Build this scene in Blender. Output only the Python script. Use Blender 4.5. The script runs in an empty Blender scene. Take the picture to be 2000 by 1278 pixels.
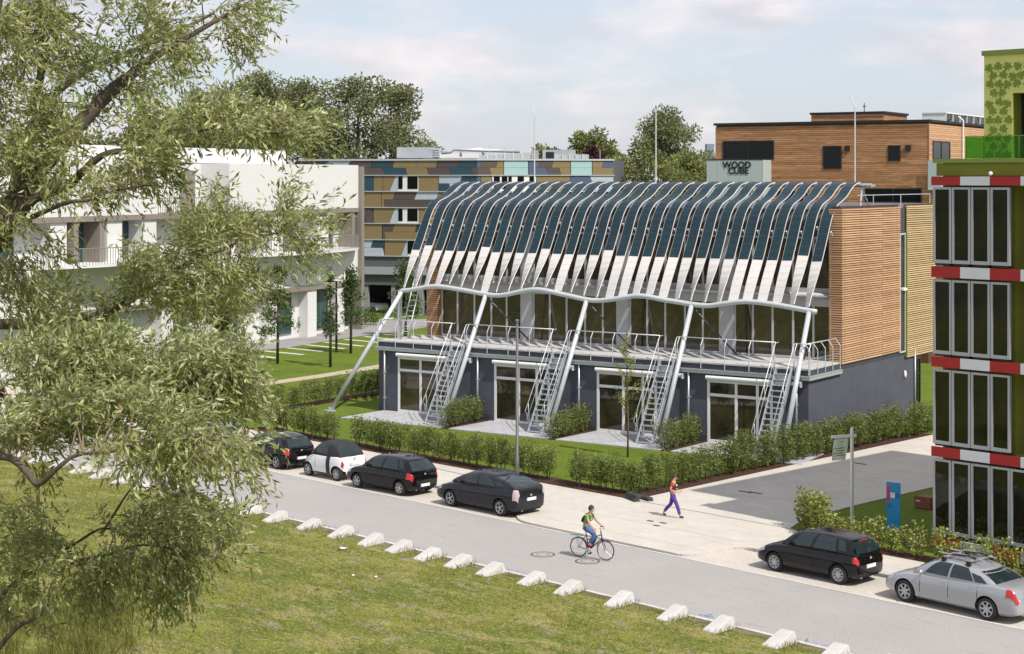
import bpy, bmesh, math, random
import numpy as np
from mathutils import Vector, Matrix
R = math.radians
random.seed(7); RNG = np.random.default_rng(7)
sc = bpy.context.scene
COL = sc.collection
# ------------------------------------------------------------------ camera, sky, sun, exposure
CAM_H, FPX, HOR = 12.0, 3317.0, 350.0
cam = bpy.data.cameras.new("camera"); cam_o = bpy.data.objects.new("camera", cam); COL.objects.link(cam_o)
cam.sensor_width = 36.0; cam.lens = FPX / 2000 * 36; cam.shift_y = -(639 - HOR) / 2000
cam.clip_end = 20000; cam.clip_start = .5
cam_o.location = (0, 0, CAM_H); cam_o.rotation_euler = (R(90), 0, 0)
sc.camera = cam_o
SUN_EL, SUN_AZ = R(51), math.atan2(.65, -.76)          # azimuth clockwise from +Y
sun_dir = Vector((math.sin(SUN_AZ) * math.cos(SUN_EL), math.cos(SUN_AZ) * math.cos(SUN_EL), math.sin(SUN_EL)))
sun = bpy.data.lights.new("sun", 'SUN'); sun.energy = 2.8; sun.angle = R(.53); sun.color = (1, .94, .86)
sun_o = bpy.data.objects.new("sun", sun); COL.objects.link(sun_o)
sun_o.rotation_euler = sun_dir.to_track_quat('Z', 'Y').to_euler(); sun_o.location = (40, -40, 60)
world = bpy.data.worlds.new("World"); sc.world = world; world.use_nodes = True
nt = world.node_tree; nt.nodes.clear()
def wn(t, **k):
    n = nt.nodes.new(t)
    for a, b in k.items(): setattr(n, a, b)
    return n
sky = wn('ShaderNodeTexSky', sky_type='NISHITA', sun_disc=False, sun_elevation=SUN_EL, sun_rotation=SUN_AZ, altitude=10, air_density=1.0, dust_density=1.2, ozone_density=1.6)
tc = wn('ShaderNodeTexCoord'); mp = wn('ShaderNodeMapping'); mp.inputs['Scale'].default_value = (6, 6, 19); mp.inputs['Location'].default_value = (3.2, 1.1, .4)
nz = wn('ShaderNodeTexNoise'); nz.inputs['Scale'].default_value = 1.0; nz.inputs['Detail'].default_value = 9; nz.inputs['Roughness'].default_value = .56
rp = wn('ShaderNodeValToRGB'); rp.color_ramp.elements[0].position = .43; rp.color_ramp.elements[1].position = .64
rp.color_ramp.elements[0].color = (.0, .0, .0, 1); rp.color_ramp.elements[1].color = (1, 1, 1, 1)
nz2 = wn('ShaderNodeTexNoise'); nz2.inputs['Scale'].default_value = 2.3; nz2.inputs['Detail'].default_value = 6
cr = wn('ShaderNodeValToRGB'); cr.color_ramp.elements[0].color = (2.75, 2.72, 2.92, 1); cr.color_ramp.elements[1].color = (3.9, 3.55, 3.58, 1)
cr.color_ramp.elements[0].position = .38; cr.color_ramp.elements[1].position = .62
mv = wn('ShaderNodeMix', data_type='RGBA'); mv.inputs['Factor'].default_value = .80; mv.inputs['B'].default_value = (2.22, 2.36, 2.70, 1)
mx = wn('ShaderNodeMix', data_type='RGBA'); bg = wn('ShaderNodeBackground'); bg.inputs['Strength'].default_value = .15; wo = wn('ShaderNodeOutputWorld')
for a, b in ((tc.outputs['Generated'], mp.inputs['Vector']), (mp.outputs[0], nz.inputs['Vector']), (mp.outputs[0], nz2.inputs['Vector']), (nz.outputs['Fac'], rp.inputs[0]), (nz2.outputs['Fac'], cr.inputs[0]),
             (rp.outputs[0], mx.inputs['Factor']), (sky.outputs[0], mv.inputs['A']), (mv.outputs['Result'], mx.inputs['A']), (cr.outputs[0], mx.inputs['B']), (mx.outputs['Result'], bg.inputs[0]), (bg.outputs[0], wo.inputs[0])):
    nt.links.new(a, b)
sc.view_settings.view_transform = 'Standard'; sc.view_settings.look = 'None'; sc.view_settings.gamma = 1; sc.view_settings.use_curve_mapping = False
sc.view_settings.exposure = .80
sc.cycles.max_bounces = 6; sc.cycles.transparent_max_bounces = 8; sc.cycles.use_denoising = True
# ------------------------------------------------------------------ helpers
def at(px, py, z=0.0):
    """world point at height z that the photograph shows at (px, py)"""
    t = (CAM_H - z) * FPX / (py - HOR); return Vector(((px - 1000) / FPX * t, t, z))
def atY(px, py, Y): return Vector(((px - 1000) / FPX * Y, Y, CAM_H - (py - HOR) / FPX * Y))
class MB:
    def __init__(s): s.v = []; s.f = []; s.m = []; s.uv = None
    def add(s, vs, fs, m=0):
        n = len(s.v); s.v += [tuple(p) for p in vs]; s.f += [tuple(i + n for i in f) for f in fs]; s.m += [m] * len(fs); return s
    def box(s, x0, x1, y0, y1, z0, z1, m=0, M=None):
        vs = [Vector((x, y, z)) for z in (z0, z1) for y in (y0, y1) for x in (x0, x1)]
        if M is not None: vs = [M @ p for p in vs]
        return s.add(vs, [(0, 2, 3, 1), (4, 5, 7, 6), (0, 1, 5, 4), (2, 6, 7, 3), (0, 4, 6, 2), (1, 3, 7, 5)], m)
    def prism(s, pts, d, m=0):
        """closed polygon pts (3D) extruded by vector d"""
        n = len(pts); a = [Vector(p) for p in pts]; b = [p + Vector(d) for p in a]
        return s.add(a + b, [tuple(reversed(range(n))), tuple(range(n, 2 * n))] + [(i, (i + 1) % n, n + (i + 1) % n, n + i) for i in range(n)], m)
    def poly(s, pts, m=0): return s.add(pts, [tuple(range(len(pts)))], m)
    def tube(s, path, r, n=8, m=0, cap=True):
        P = [Vector(p) for p in path]; k = len(P); rr = r if hasattr(r, '__len__') else [r] * k
        vs = []; up = None
        for i in range(k):
            t = (P[min(i + 1, k - 1)] - P[max(i - 1, 0)]).normalized()
            if up is None: up = Vector((0, 0, 1)) if abs(t.z) < .9 else Vector((1, 0, 0))
            a = t.cross(up).normalized(); b = a.cross(t).normalized(); up = b
            vs += [P[i] + (a * math.cos(2 * math.pi * j / n) + b * math.sin(2 * math.pi * j / n)) * rr[i] for j in range(n)]
        fs = [(i * n + j, i * n + (j + 1) % n, (i + 1) * n + (j + 1) % n, (i + 1) * n + j) for i in range(k - 1) for j in range(n)]
        if cap: fs += [tuple(reversed(range(n))), tuple((k - 1) * n + j for j in range(n))]
        return s.add(vs, fs, m)
    def lathe(s, prof, n=20, M=None, m=0, caps=True):
        vs = []
        for r, z in prof:
            for j in range(n):
                p = Vector((r * math.cos(2 * math.pi * j / n), r * math.sin(2 * math.pi * j / n), z)); vs.append(M @ p if M is not None else p)
        k = len(prof); fs = [(i * n + j, i * n + (j + 1) % n, (i + 1) * n + (j + 1) % n, (i + 1) * n + j) for i in range(k - 1) for j in range(n)]
        if caps: fs += [tuple(reversed(range(n))), tuple((k - 1) * n + j for j in range(n))]
        return s.add(vs, fs, m)
    def grid(s, rows, m=0, closed=False):
        h = len(rows); w = len(rows[0])
        return s.add([p for r in rows for p in r], [(i * w + j, i * w + (j + 1) % w, (i + 1) * w + (j + 1) % w, (i + 1) * w + j) for i in range(h - 1) for j in range(w if closed else w - 1)], m)
    def mesh(s, name, mats, smooth=False, fix=True, angle=None):
        me = bpy.data.meshes.new(name); me.from_pydata(s.v, [], s.f)
        for mm in (mats if isinstance(mats, (list, tuple)) else [mats]): me.materials.append(mm)
        if any(s.m): me.polygons.foreach_set('material_index', s.m)
        if fix:
            b = bmesh.new(); b.from_mesh(me); bmesh.ops.recalc_face_normals(b, faces=b.faces); b.to_mesh(me); b.free()
        if smooth:
            me.polygons.foreach_set('use_smooth', [True] * len(me.polygons))
            if angle: me.set_sharp_from_angle(angle=R(angle))
        me.update(); return me
    def build(s, name, mats, parent=None, smooth=False, loc=None, rz=None, fix=True, angle=None):
        return ob(name, s.mesh(name, mats, smooth, fix, angle), parent, loc, rz)
def ob(name, me, parent=None, loc=None, rz=None):
    o = bpy.data.objects.new(name, me); COL.objects.link(o)
    if parent is not None: o.parent = parent
    if loc is not None: o.location = loc
    if rz is not None: o.rotation_euler = (0, 0, rz)
    return o
def tag(o, label=None, cat=None, group=None, kind=None):
    if label: o['label'] = label
    if cat: o['category'] = cat
    if group: o['group'] = group
    if kind: o['kind'] = kind
    return o
def thing(name, label, cat, loc=(0, 0, 0), rz=0, group=None):
    o = ob(name, None, None, loc, rz); o.empty_display_size = .2; return tag(o, label, cat, group)
def box1(name, m, parent, x0, x1, y0, y1, z0, z1): return MB().box(x0, x1, y0, y1, z0, z1).build(name, m, parent)
def copy_tree(o, parent=None):
    c = o.copy(); COL.objects.link(c); c.parent = parent
    for ch in o.children: copy_tree(ch, c)
    return c
def BX(x0, x1, y0, y1, z0, z1): return MB().box(x0, x1, y0, y1, z0, z1)
# ------------------------------------------------------------------ materials
MATS = {}
def mat(name, col, rough=.6, metal=0., spec=.5, var=0., vscale=3., bump=0., bscale=20., rnd=0., alpha=None, coat=0., stretch=None, hue=None, trans=0., tint=False, detail=5):
    if name in MATS: return MATS[name]
    m = bpy.data.materials.new(name); m.use_nodes = True; t = m.node_tree; b = t.nodes['Principled BSDF']; MATS[name] = m
    N = t.nodes.new; L = t.links.new
    b.inputs['Roughness'].default_value = rough; b.inputs['Metallic'].default_value = metal; b.inputs['Specular IOR Level'].default_value = spec
    if coat: b.inputs['Coat Weight'].default_value = coat; b.inputs['Coat Roughness'].default_value = .03
    c = (*col, 1); b.inputs['Base Color'].default_value = c; src = None
    def mul(src, fac, lo, hi):
        r = N('ShaderNodeMapRange'); r.inputs['To Min'].default_value = lo; r.inputs['To Max'].default_value = hi; L(fac, r.inputs['Value'])
        x = N('ShaderNodeMix'); x.data_type = 'RGBA'; x.blend_type = 'MULTIPLY'; x.inputs['Factor'].default_value = 1
        if src is None: x.inputs['A'].default_value = c
        else: L(src, x.inputs['A'])
        L(r.outputs[0], x.inputs['B']); return x.outputs['Result']
    pos = None
    if var or bump:
        g = N('ShaderNodeTexCoord'); pos = g.outputs['Object']
        if stretch:
            mpn = N('ShaderNodeMapping'); mpn.inputs['Scale'].default_value = stretch; L(pos, mpn.inputs['Vector']); pos = mpn.outputs[0]
    if hue:
        n = N('ShaderNodeTexNoise'); n.inputs['Scale'].default_value = hue[1]; n.inputs['Detail'].default_value = 4; L(pos, n.inputs['Vector'])
        rr = N('ShaderNodeMapRange'); rr.inputs['From Min'].default_value = .35; rr.inputs['From Max'].default_value = .65; L(n.outputs['Fac'], rr.inputs['Value'])
        x = N('ShaderNodeMix'); x.data_type = 'RGBA'; x.inputs['A'].default_value = c; x.inputs['B'].default_value = (*hue[0], 1); L(rr.outputs[0], x.inputs['Factor']); src = x.outputs['Result']
    if var:
        n = N('ShaderNodeTexNoise'); n.inputs['Scale'].default_value = vscale; n.inputs['Detail'].default_value = detail; n.inputs['Roughness'].default_value = .62; L(pos, n.inputs['Vector'])
        rr = N('ShaderNodeMapRange'); rr.inputs['From Min'].default_value = .3; rr.inputs['From Max'].default_value = .7; L(n.outputs['Fac'], rr.inputs['Value'])
        src = mul(src, rr.outputs[0], 1 - var, 1 + var)
    if rnd:
        o = N('ShaderNodeObjectInfo'); src = mul(src, o.outputs['Random'], 1 - rnd, 1 + rnd)
    if tint:
        a = N('ShaderNodeAttribute'); a.attribute_name = 'tint'
        x = N('ShaderNodeMix'); x.data_type = 'RGBA'; x.blend_type = 'MULTIPLY'; x.inputs['Factor'].default_value = 1
        if src is None: x.inputs['A'].default_value = c
        else: L(src, x.inputs['A'])
        L(a.outputs['Color'], x.inputs['B']); src = x.outputs['Result']
    if src is not None: L(src, b.inputs['Base Color'])
    if bump:
        n = N('ShaderNodeTexNoise'); n.inputs['Scale'].default_value = bscale; n.inputs['Detail'].default_value = 4; L(pos, n.inputs['Vector'])
        bb = N('ShaderNodeBump'); bb.inputs['Strength'].default_value = bump; bb.inputs['Distance'].default_value = .02; L(n.outputs['Fac'], bb.inputs['Height']); L(bb.outputs[0], b.inputs['Normal'])
    if trans:
        tr = N('ShaderNodeBsdfTranslucent'); ms = N('ShaderNodeMixShader'); ms.inputs[0].default_value = trans
        if src is not None: L(src, tr.inputs[0])
        else: tr.inputs[0].default_value = c
        L(b.outputs[0], ms.inputs[1]); L(tr.outputs[0], ms.inputs[2]); L(ms.outputs[0], t.nodes['Material Output'].inputs[0])
    if alpha is not None:
        tr = N('ShaderNodeBsdfTransparent'); ms = N('ShaderNodeMixShader'); ms.inputs[0].default_value = alpha; tr.inputs[0].default_value = (*[min(1, q * 2.2 + .25) for q in col], 1)
        L(tr.outputs[0], ms.inputs[1]); L(b.outputs[0], ms.inputs[2]); L(ms.outputs[0], t.nodes['Material Output'].inputs[0])
    return m
M_zinc = mat('galvanised steel', (.50, .53, .56), .42, .55, var=.10, vscale=9)
M_steelw = mat('pale steel tube', (.56, .59, .62), .4, .25, var=.06, vscale=4)
M_frame = mat('light grey window frame', (.50, .51, .52), .5)
M_white = mat('white paint', (.74, .74, .73), .55, var=.04)
M_glass = mat('dark reflective glazing', (.016, .017, .010), .02, 0, .85, hue=((.060, .044, .026), .7), var=.2, vscale=2)
M_glass2 = mat('far dark glazing', (.008, .010, .010), .06, 0, .25)
M_black = mat('black trim', (.012, .012, .013), .55)
M_rubber = mat('tyre rubber', (.018, .018, .018), .8)
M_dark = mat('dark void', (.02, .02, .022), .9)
# ------------------------------------------------------------------ frames of the place
HO = at(740, 804); HO.z = 0; HANG = math.atan2(-FPX, 4900.0)
HM = Matrix.Translation(HO) @ Matrix.Rotation(HANG, 4, 'Z')
TO = Vector((0, 51.8, 0)); TANG = math.atan2(-.722, .692)
TM = Matrix.Translation(TO) @ Matrix.Rotation(TANG, 4, 'Z')
def T(u, v, z=0): return TM @ Vector((u, v, z))
def Ti(p): return TM.inverted() @ Vector((p[0], p[1], p[2] if len(p) > 2 else 0))
def Hs(x, y, z=0): return HM @ Vector((x, y, z))
def Hi(p): return HM.inverted() @ Vector(p)
LZ = .08
# ------------------------------------------------------------------ ground materials
def groundmat(name, layers, rough=.95, bump=.3, bscale=30, fine=(90, .25)):
    """layers: [(colour, scale, lo, hi, stretch)] blended by noise over the first colour"""
    m = bpy.data.materials.new(name); m.use_nodes = True; t = m.node_tree; b = t.nodes['Principled BSDF']; N = t.nodes.new; L = t.links.new
    g = N('ShaderNodeTexCoord'); pos = g.outputs['Object']; b.inputs['Roughness'].default_value = rough; b.inputs['Specular IOR Level'].default_value = .15
    src = None
    for i, (col, s, lo, hi, st) in enumerate(layers):
        if i == 0: base = col; continue
        mpn = N('ShaderNodeMapping'); mpn.inputs['Scale'].default_value = st or (1, 1, 1); mpn.inputs['Location'].default_value = (i * 7.3, i * 3.1, 0); L(pos, mpn.inputs['Vector'])
        n = N('ShaderNodeTexNoise'); n.inputs['Scale'].default_value = s; n.inputs['Detail'].default_value = 6; n.inputs['Roughness'].default_value = .62; L(mpn.outputs[0], n.inputs['Vector'])
        r = N('ShaderNodeMapRange'); r.inputs['From Min'].default_value = lo; r.inputs['From Max'].default_value = hi; L(n.outputs['Fac'], r.inputs['Value'])
        x = N('ShaderNodeMix'); x.data_type = 'RGBA'; x.inputs['B'].default_value = (*col, 1); L(r.outputs[0], x.inputs['Factor'])
        if src is None: x.inputs['A'].default_value = (*base, 1)
        else: L(src, x.inputs['A'])
        src = x.outputs['Result']
    n = N('ShaderNodeTexNoise'); n.inputs['Scale'].default_value = fine[0]; n.inputs['Detail'].default_value = 2; L(pos, n.inputs['Vector'])
    r = N('ShaderNodeMapRange'); r.inputs['From Min'].default_value = .3; r.inputs['From Max'].default_value = .7; r.inputs['To Min'].default_value = 1 - fine[1]; r.inputs['To Max'].default_value = 1 + fine[1]; L(n.outputs['Fac'], r.inputs['Value'])
    x = N('ShaderNodeMix'); x.data_type = 'RGBA'; x.blend_type = 'MULTIPLY'; x.inputs['Factor'].default_value = 1
    if src is None: x.inputs['A'].default_value = (*base, 1)
    else: L(src, x.inputs['A'])
    L(r.outputs[0], x.inputs['B']); L(x.outputs['Result'], b.inputs['Base Color'])
    nb = N('ShaderNodeTexNoise'); nb.inputs['Scale'].default_value = bscale; nb.inputs['Detail'].default_value = 5; L(pos, nb.inputs['Vector'])
    bb = N('ShaderNodeBump'); bb.inputs['Strength'].default_value = bump; bb.inputs['Distance'].default_value = .05; L(nb.outputs['Fac'], bb.inputs['Height']); L(bb.outputs[0], b.inputs['Normal'])
    return m
def paving(name, col, col2, mortar, w, h, ms=.006, rot=0, rough=.85):
    m = bpy.data.materials.new(name); m.use_nodes = True; t = m.node_tree; b = t.nodes['Principled BSDF']; N = t.nodes.new; L = t.links.new
    g = N('ShaderNodeTexCoord'); mp_ = N('ShaderNodeMapping'); mp_.inputs['Rotation'].default_value = (0, 0, rot); L(g.outputs['Object'], mp_.inputs['Vector'])
    br = N('ShaderNodeTexBrick'); br.inputs['Scale'].default_value = 1; br.inputs['Brick Width'].default_value = w; br.inputs['Row Height'].default_value = h; br.inputs['Mortar Size'].default_value = ms
    br.inputs['Color1'].default_value = (*col, 1); br.inputs['Color2'].default_value = (*col2, 1); br.inputs['Mortar'].default_value = (*mortar, 1); L(mp_.outputs[0], br.inputs['Vector'])
    n = N('ShaderNodeTexNoise'); n.inputs['Scale'].default_value = .5; n.inputs['Detail'].default_value = 8; n.inputs['Roughness'].default_value = .65; L(g.outputs['Object'], n.inputs['Vector'])
    r = N('ShaderNodeMapRange'); r.inputs['From Min'].default_value = .3; r.inputs['From Max'].default_value = .7; r.inputs['To Min'].default_value = .90; r.inputs['To Max'].default_value = 1.07; L(n.outputs['Fac'], r.inputs['Value'])
    x = N('ShaderNodeMix'); x.data_type = 'RGBA'; x.blend_type = 'MULTIPLY'; x.inputs['Factor'].default_value = 1; L(br.outputs['Color'], x.inputs['A']); L(r.outputs[0], x.inputs['B'])
    L(x.outputs['Result'], b.inputs['Base Color']); b.inputs['Roughness'].default_value = rough; b.inputs['Specular IOR Level'].default_value = .25
    return m
M_meadow = groundmat('meadow turf', [((.170, .178, .032), 0, 0, 0, None), ((.100, .128, .018), .22, .44, .58, None), ((.255, .225, .080), .45, .50, .64, (1, 2.6, 1)), ((.235, .195, .135), .9, .56, .66, (1, 2, 1)), ((.080, .105, .020), 2.4, .53, .64, (1, 1.6, 1)), ((.31, .28, .13), 4.5, .54, .66, (1, 2.4, 1)), ((.24, .215, .18), 3.1, .60, .68, (1, 1.5, 1))], bump=1, bscale=9, fine=(14, .35))
M_lawn = groundmat('mown lawn', [((.115, .160, .018), 0, 0, 0, None), ((.085, .128, .015), .5, .42, .66, None), ((.155, .180, .030), 1.3, .55, .75, None)], bump=.35, bscale=40, fine=(70, .3))
M_ground = groundmat('far ground', [((.08, .10, .03), 0, 0, 0, None), ((.16, .15, .12), .02, .45, .6, None)], bump=0)
M_mulch = groundmat('bark mulch', [((.060, .030, .020), 0, 0, 0, None), ((.13, .075, .05), 9, .5, .65, None)], bump=1, bscale=25, fine=(60, .5))
M_road = groundmat('light asphalt', [((.330, .316, .308), 0, 0, 0, None), ((.355, .34, .33), .25, .40, .65, None), ((.285, .272, .266), .7, .56, .75, (1, 6, 1))], rough=.9, bump=.12, bscale=90, fine=(16, .12))
M_pave = paving('cream concrete paving', (.53, .495, .445), (.50, .465, .415), (.42, .39, .35), .6, .3, .012)
M_lane = paving('cream parking lane', (.52, .48, .42), (.495, .455, .40), (.40, .36, .32), .3, .15, .008)
M_terr = paving('grey terrace slabs', (.42, .42, .44), (.37, .37, .39), (.27, .27, .28), .6, .4, .02)
M_asph = groundmat('grey lot paving', [((.30, .29, .29), 0, 0, 0, None), ((.26, .25, .25), .6, .45, .65, None)], bump=.1, fine=(20, .06))
M_kerb = mat('concrete kerb', (.52, .50, .46), .85, var=.10, vscale=2, rnd=.06)
M_kerbd = mat('grey kerb', (.36, .35, .34), .85, var=.10, vscale=2, rnd=.06)
def sheet(name, pts, m, z, world_pts=False):
    o = MB().poly([(p[0], p[1], 0) for p in pts]).build(name, m, None, fix=False)
    if not world_pts: o.location = TO; o.rotation_euler = (0, 0, TANG)
    o.location.z = z
    me = o.data
    if me.polygons[0].normal.z < 0: me.flip_normals()
    o['kind'] = 'structure'; return o
def slab(name, pts, m, z0, z1):
    o = MB().prism([(p[0], p[1], z0) for p in pts], (0, 0, z1 - z0)).build(name, m, None); o.location = TO; o.rotation_euler = (0, 0, TANG); o['kind'] = 'structure'; return o
g0 = sheet('ground', [(-5000, -600), (5000, -600), (5000, 9000), (-5000, 9000)], M_ground, -.05, True)
sheet('meadow', [(-90, -70), (60, -70), (60, -.13), (-90, -.13)], M_meadow, -.004)
sheet('road', [(-90, -.02), (60, -.02), (60, 5.22), (-90, 5.22)], M_road, 0)
sheet('parking_lane', [(-80, 5.34), (-4.0, 5.34), (-4.0, 7.6), (-80, 7.6)], M_lane, .006)
sheet('parking_lane', [(1.0, 5.34), (60, 5.34), (60, 7.6), (1.0, 7.6)], M_lane, .006)
sheet('lawn', [(-75, 11.0), (-4.9, 11.0), (-6.0, 36), (-6.4, 60), (-60, 90), (-110, 90)], M_lawn, .05)
sheet('lawn', [(1.2, 10.0), (50, 10.0), (50, 60), (.6, 60), (.9, 24), (1.2, 14)], M_lawn, .05)
# pavement with the dropped forecourt and rounded corners, one slab
arc = lambda cu, cv, r, a0, a1: [(cu + r * math.cos(R(a0 + (a1 - a0) * i / 8)), cv + r * math.sin(R(a0 + (a1 - a0) * i / 8))) for i in range(9)]
slab('pavement', [(-80, 7.74), (-7.2, 7.74)] + arc(-7.2, 7.04, .7, 90, 0)[1:-1] + arc(-4.6, 7.2, 1.85, 185, 270) + [(1.9, 5.36)] + arc(1.9, 6.0, .65, 270, 360)[1:] + [(2.6, 7.0)] + arc(3.3, 7.04, .7, 180, 90) + [(60, 7.74), (60, 9.95), (5.2, 9.95), (3.6, 10.6), (2.1, 11.1), (-80, 11.1)], M_pave, -.04, LZ)
slab('path', [(-5.05, 11.104), (2.1, 11.104), (1.55, 12.6), (1.25, 16), (1.2, 21.5), (.9, 30), (.6, 60), (-6.6, 60), (-6.2, 33), (-5.75, 23.6)], M_pave, -.04, LZ)
sheet('drain_channel', [(-5.2, 11.03), (2.2, 11.03), (2.2, 11.11), (-5.2, 11.11)], mat('dark channel', (.22, .21, .20), .8), LZ + .004)
for q_ in (8.15, 6.3): sheet('paving_joint', [(-4.9, q_), (2.4, q_), (2.4, q_ + .03), (-4.9, q_ + .03)], mat('paving joint', (.40, .37, .33), .9), LZ + .003)
# narrow gutter seam between asphalt and lane, kerb stones along the meadow and along the bays
MK = MB().box(0, .985, -.065, .065, -.1, .035).mesh('kerbstone', M_kerb)
kerb = tag(ob('kerb', None, None, TO, TANG), None, None, None, 'structure')
for i in range(58): ob('kerbstone', MK, kerb, (-38 + i, -.075, random.uniform(-.006, .006)))
kerb_b = tag(ob('kerb', None, None, TO, TANG), None, None, None, 'structure')
MK2 = MB().box(0, .985, -.06, .06, -.1, .105).mesh('kerbstone', M_kerbd)
for i in range(34): ob('kerbstone', MK2, kerb_b, (-41.3 + i, 7.67, 0))
for i in range(16): ob('kerbstone', MK2, kerb_b, (3.35 + i, 7.67, 0))
MS = MB().box(0, .99, -.055, .055, -.05, .012).mesh('gutterstone', M_kerb)
gut = tag(ob('gutter', None, None, TO, TANG), None, None, None, 'structure')
for i in range(56): ob('gutterstone', MS, gut, (-38 + i, 5.28, 0))
# worn dirt along the meadow edge, mulch beds
M_dirt = groundmat('bare earth', [((.21, .165, .11), 0, 0, 0, None), ((.10, .10, .03), 1.5, .45, .6, None)], bump=.5)
def wob(pts, a, n=6):
    out = []
    for i in range(len(pts)):
        p, q = Vector(pts[i]), Vector(pts[(i + 1) % len(pts)]); k = max(1, int((q - p).length * n / 6))
        for j in range(k): out.append(tuple(p.lerp(q, j / k) + Vector((random.uniform(-a, a), random.uniform(-a, a)))))
    return out
sheet('dirt_edge', wob([(-38, -.16), (-38, -.42), (24, -.42), (24, -.16)], .03, 12), M_dirt, .002)
sheet('planting_bed', wob([(-30, 11.13), (-5.1, 11.13), (-4.95, 11.2), (-5.4, 17), (-5.75, 23.7), (-6.2, 33.2), (-7.3, 33.2), (-6.8, 23.7), (-6.3, 16), (-6.1, 12.35), (-9.2, 12.3), (-30, 12.35)], .05), M_mulch, .075)
sheet('planting_bed', wob([(2.4, 11.05), (3.8, 10.5), (5.2, 9.98), (40, 9.98), (40, 10.9), (5.4, 10.9), (2.6, 12.1)], .05), M_mulch, .075)
# back parking: lane, strips
lane_px = [(250, 727), (431, 694), (558, 681), (668, 663), (746, 653), (880, 634), (880, 624), (770, 625.5), (730, 631), (580, 649), (431, 661), (250, 678)]
sheet('access_road', [at(*p) for p in lane_px], M_asph, .058, True)
lotstrips = tag(ob('parking_strip', None), None, None, None, 'structure')
for (a, b) in (((260, 755), (490, 785)), ((400, 735), (680, 762)), ((570, 715), (815, 740)), ((700, 693), (965, 720)), ((830, 675), (1095, 703)), ((970, 655), (1230, 680)), ((1110, 636), (1350, 660)), ((1230, 620), (1480, 640))):
    p, q = at(400 + a[0] / 3.55, 480 + a[1] / 3.55), at(400 + b[0] / 3.55, 480 + b[1] / 3.55); d = (q - p).normalized(); n = Vector((-d.y, d.x, 0)) * .22
    MB().prism([p - n, p + n, q + n, q - n], (0, 0, .066)).build('strip', M_kerb, lotstrips)
sheet('gravel_path', [at(*p) for p in ((440, 765), (505, 757), (620, 741), (742, 722), (742, 714), (620, 734), (505, 750), (440, 757))], mat('beige gravel', (.42, .35, .26), .9, var=.1), .062, True)
hl = [at(*p) for p in ((470, 823), (563, 803), (745, 772), (745, 765), (563, 795), (470, 815))]
sheet('planting_bed', hl, M_mulch, .075, True)
# painted marks on the asphalt
M_blue = mat('blue road paint', (.16, .26, .52), .8, var=.3, vscale=40)
def ribbon(pts, w):
    mb = MB(); P = [Vector((p[0], p[1], 0)) for p in pts]
    for a, b in zip(P, P[1:]):
        d = (b - a).normalized(); n = Vector((-d.y, d.x, 0)) * w; a2 = a - d * w * .4; b2 = b + d * w * .4
        mb.add([a2 - n, b2 - n, b2 + n, a2 + n], [(0, 1, 2, 3)])
    return mb
for k, u in enumerate((-15.15, -9.95, -5.25, -.35, 4.55, 10.5)):
    mk = tag(ob('road_marking', None, None, T(u, .22, .004), TANG), 'row of small blue paint dashes on the asphalt beside the kerb', 'road marking', 'blue paint dashes along the kerb')
    for j in range(2 if k == 4 else 4):
        ribbon([(j * .28, random.uniform(-.01, .02)), (j * .28 + .13, random.uniform(-.01, .02))], .028).build('dash', M_blue, mk)
mk = tag(ob('road_marking', None, None, T(7.2, .16, .004), TANG), 'scrawled blue painted writing on the asphalt half hidden behind a wedge block', 'road marking')
for n, st in enumerate(([(0, .08), (.03, .15), (.12, .2), (.2, .12), (.13, .04), (.05, .06), (0, .1)], [(.2, .12), (.2, .34), (.24, .05), (.3, .12)], [(.3, .3), (.32, .05), (.38, .17), (.44, .14), (.46, .04)], [(.78, .30), (1.0, .28), (.92, .18), (.86, .02)], [(.8, .13), (1.02, .12)])):
    ribbon(st, .018).build('stroke', M_blue, mk)
# manhole cover
mh = thing('manhole_cover', 'round iron and concrete manhole cover set in the asphalt behind the bicycle', 'manhole cover', T(-1.1, 2.42, 0))
MB().lathe([(.40, .002), (.40, .010), (.33, .010), (.33, .002)], 28, caps=False).build('ring', mat('rusty iron', (.16, .12, .10), .7, .2), mh)
MB().lathe([(.33, .003), (.325, .008), (0.0, .008)], 28, caps=False).build('lid', mat('worn concrete', (.33, .32, .31), .9, var=.1), mh)
MB().lathe([(.22, .0085), (.22, .012), (.19, .012), (.19, .0085)], 24, caps=False).build('ring', MATS['rusty iron'], mh)
mh2 = copy_tree(mh); mh2.location = T(.55, 2.75, 0); mh2['label'] = 'round iron and concrete manhole cover set in the asphalt under the bicycle'
for k, (px, py) in enumerate(((1270, 1018), (1295, 1022), (1282, 1027), (1455, 961), (1475, 963), (1680, 906))):
    dr = thing('drain_grate', ['small dark iron cap flush in the cream paving beside the walking person', 'dark rectangular drain plate on the shaded paving of the side path', 'dark drain plate beside the side path hedge'][0 if k < 3 else (1 if k < 5 else 2)], 'drain', at(px, py, LZ) + Vector((0, 0, .002)), TANG, 'iron caps in the paving' if k < 3 else ('drain plates of the side path' if k < 5 else None))
    w = .13 if k < 3 else .3
    BX(-w, w, -.07, .07, 0, .006).build('plate', mat('dark iron', (.06, .055, .05), .7), dr)
    for j in range(5): BX(-w + .03 + j * .44 * w, -w + .03 + j * .44 * w + .05 * w, -.055, .055, .006, .009).build('slot', M_dark, dr)
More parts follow.
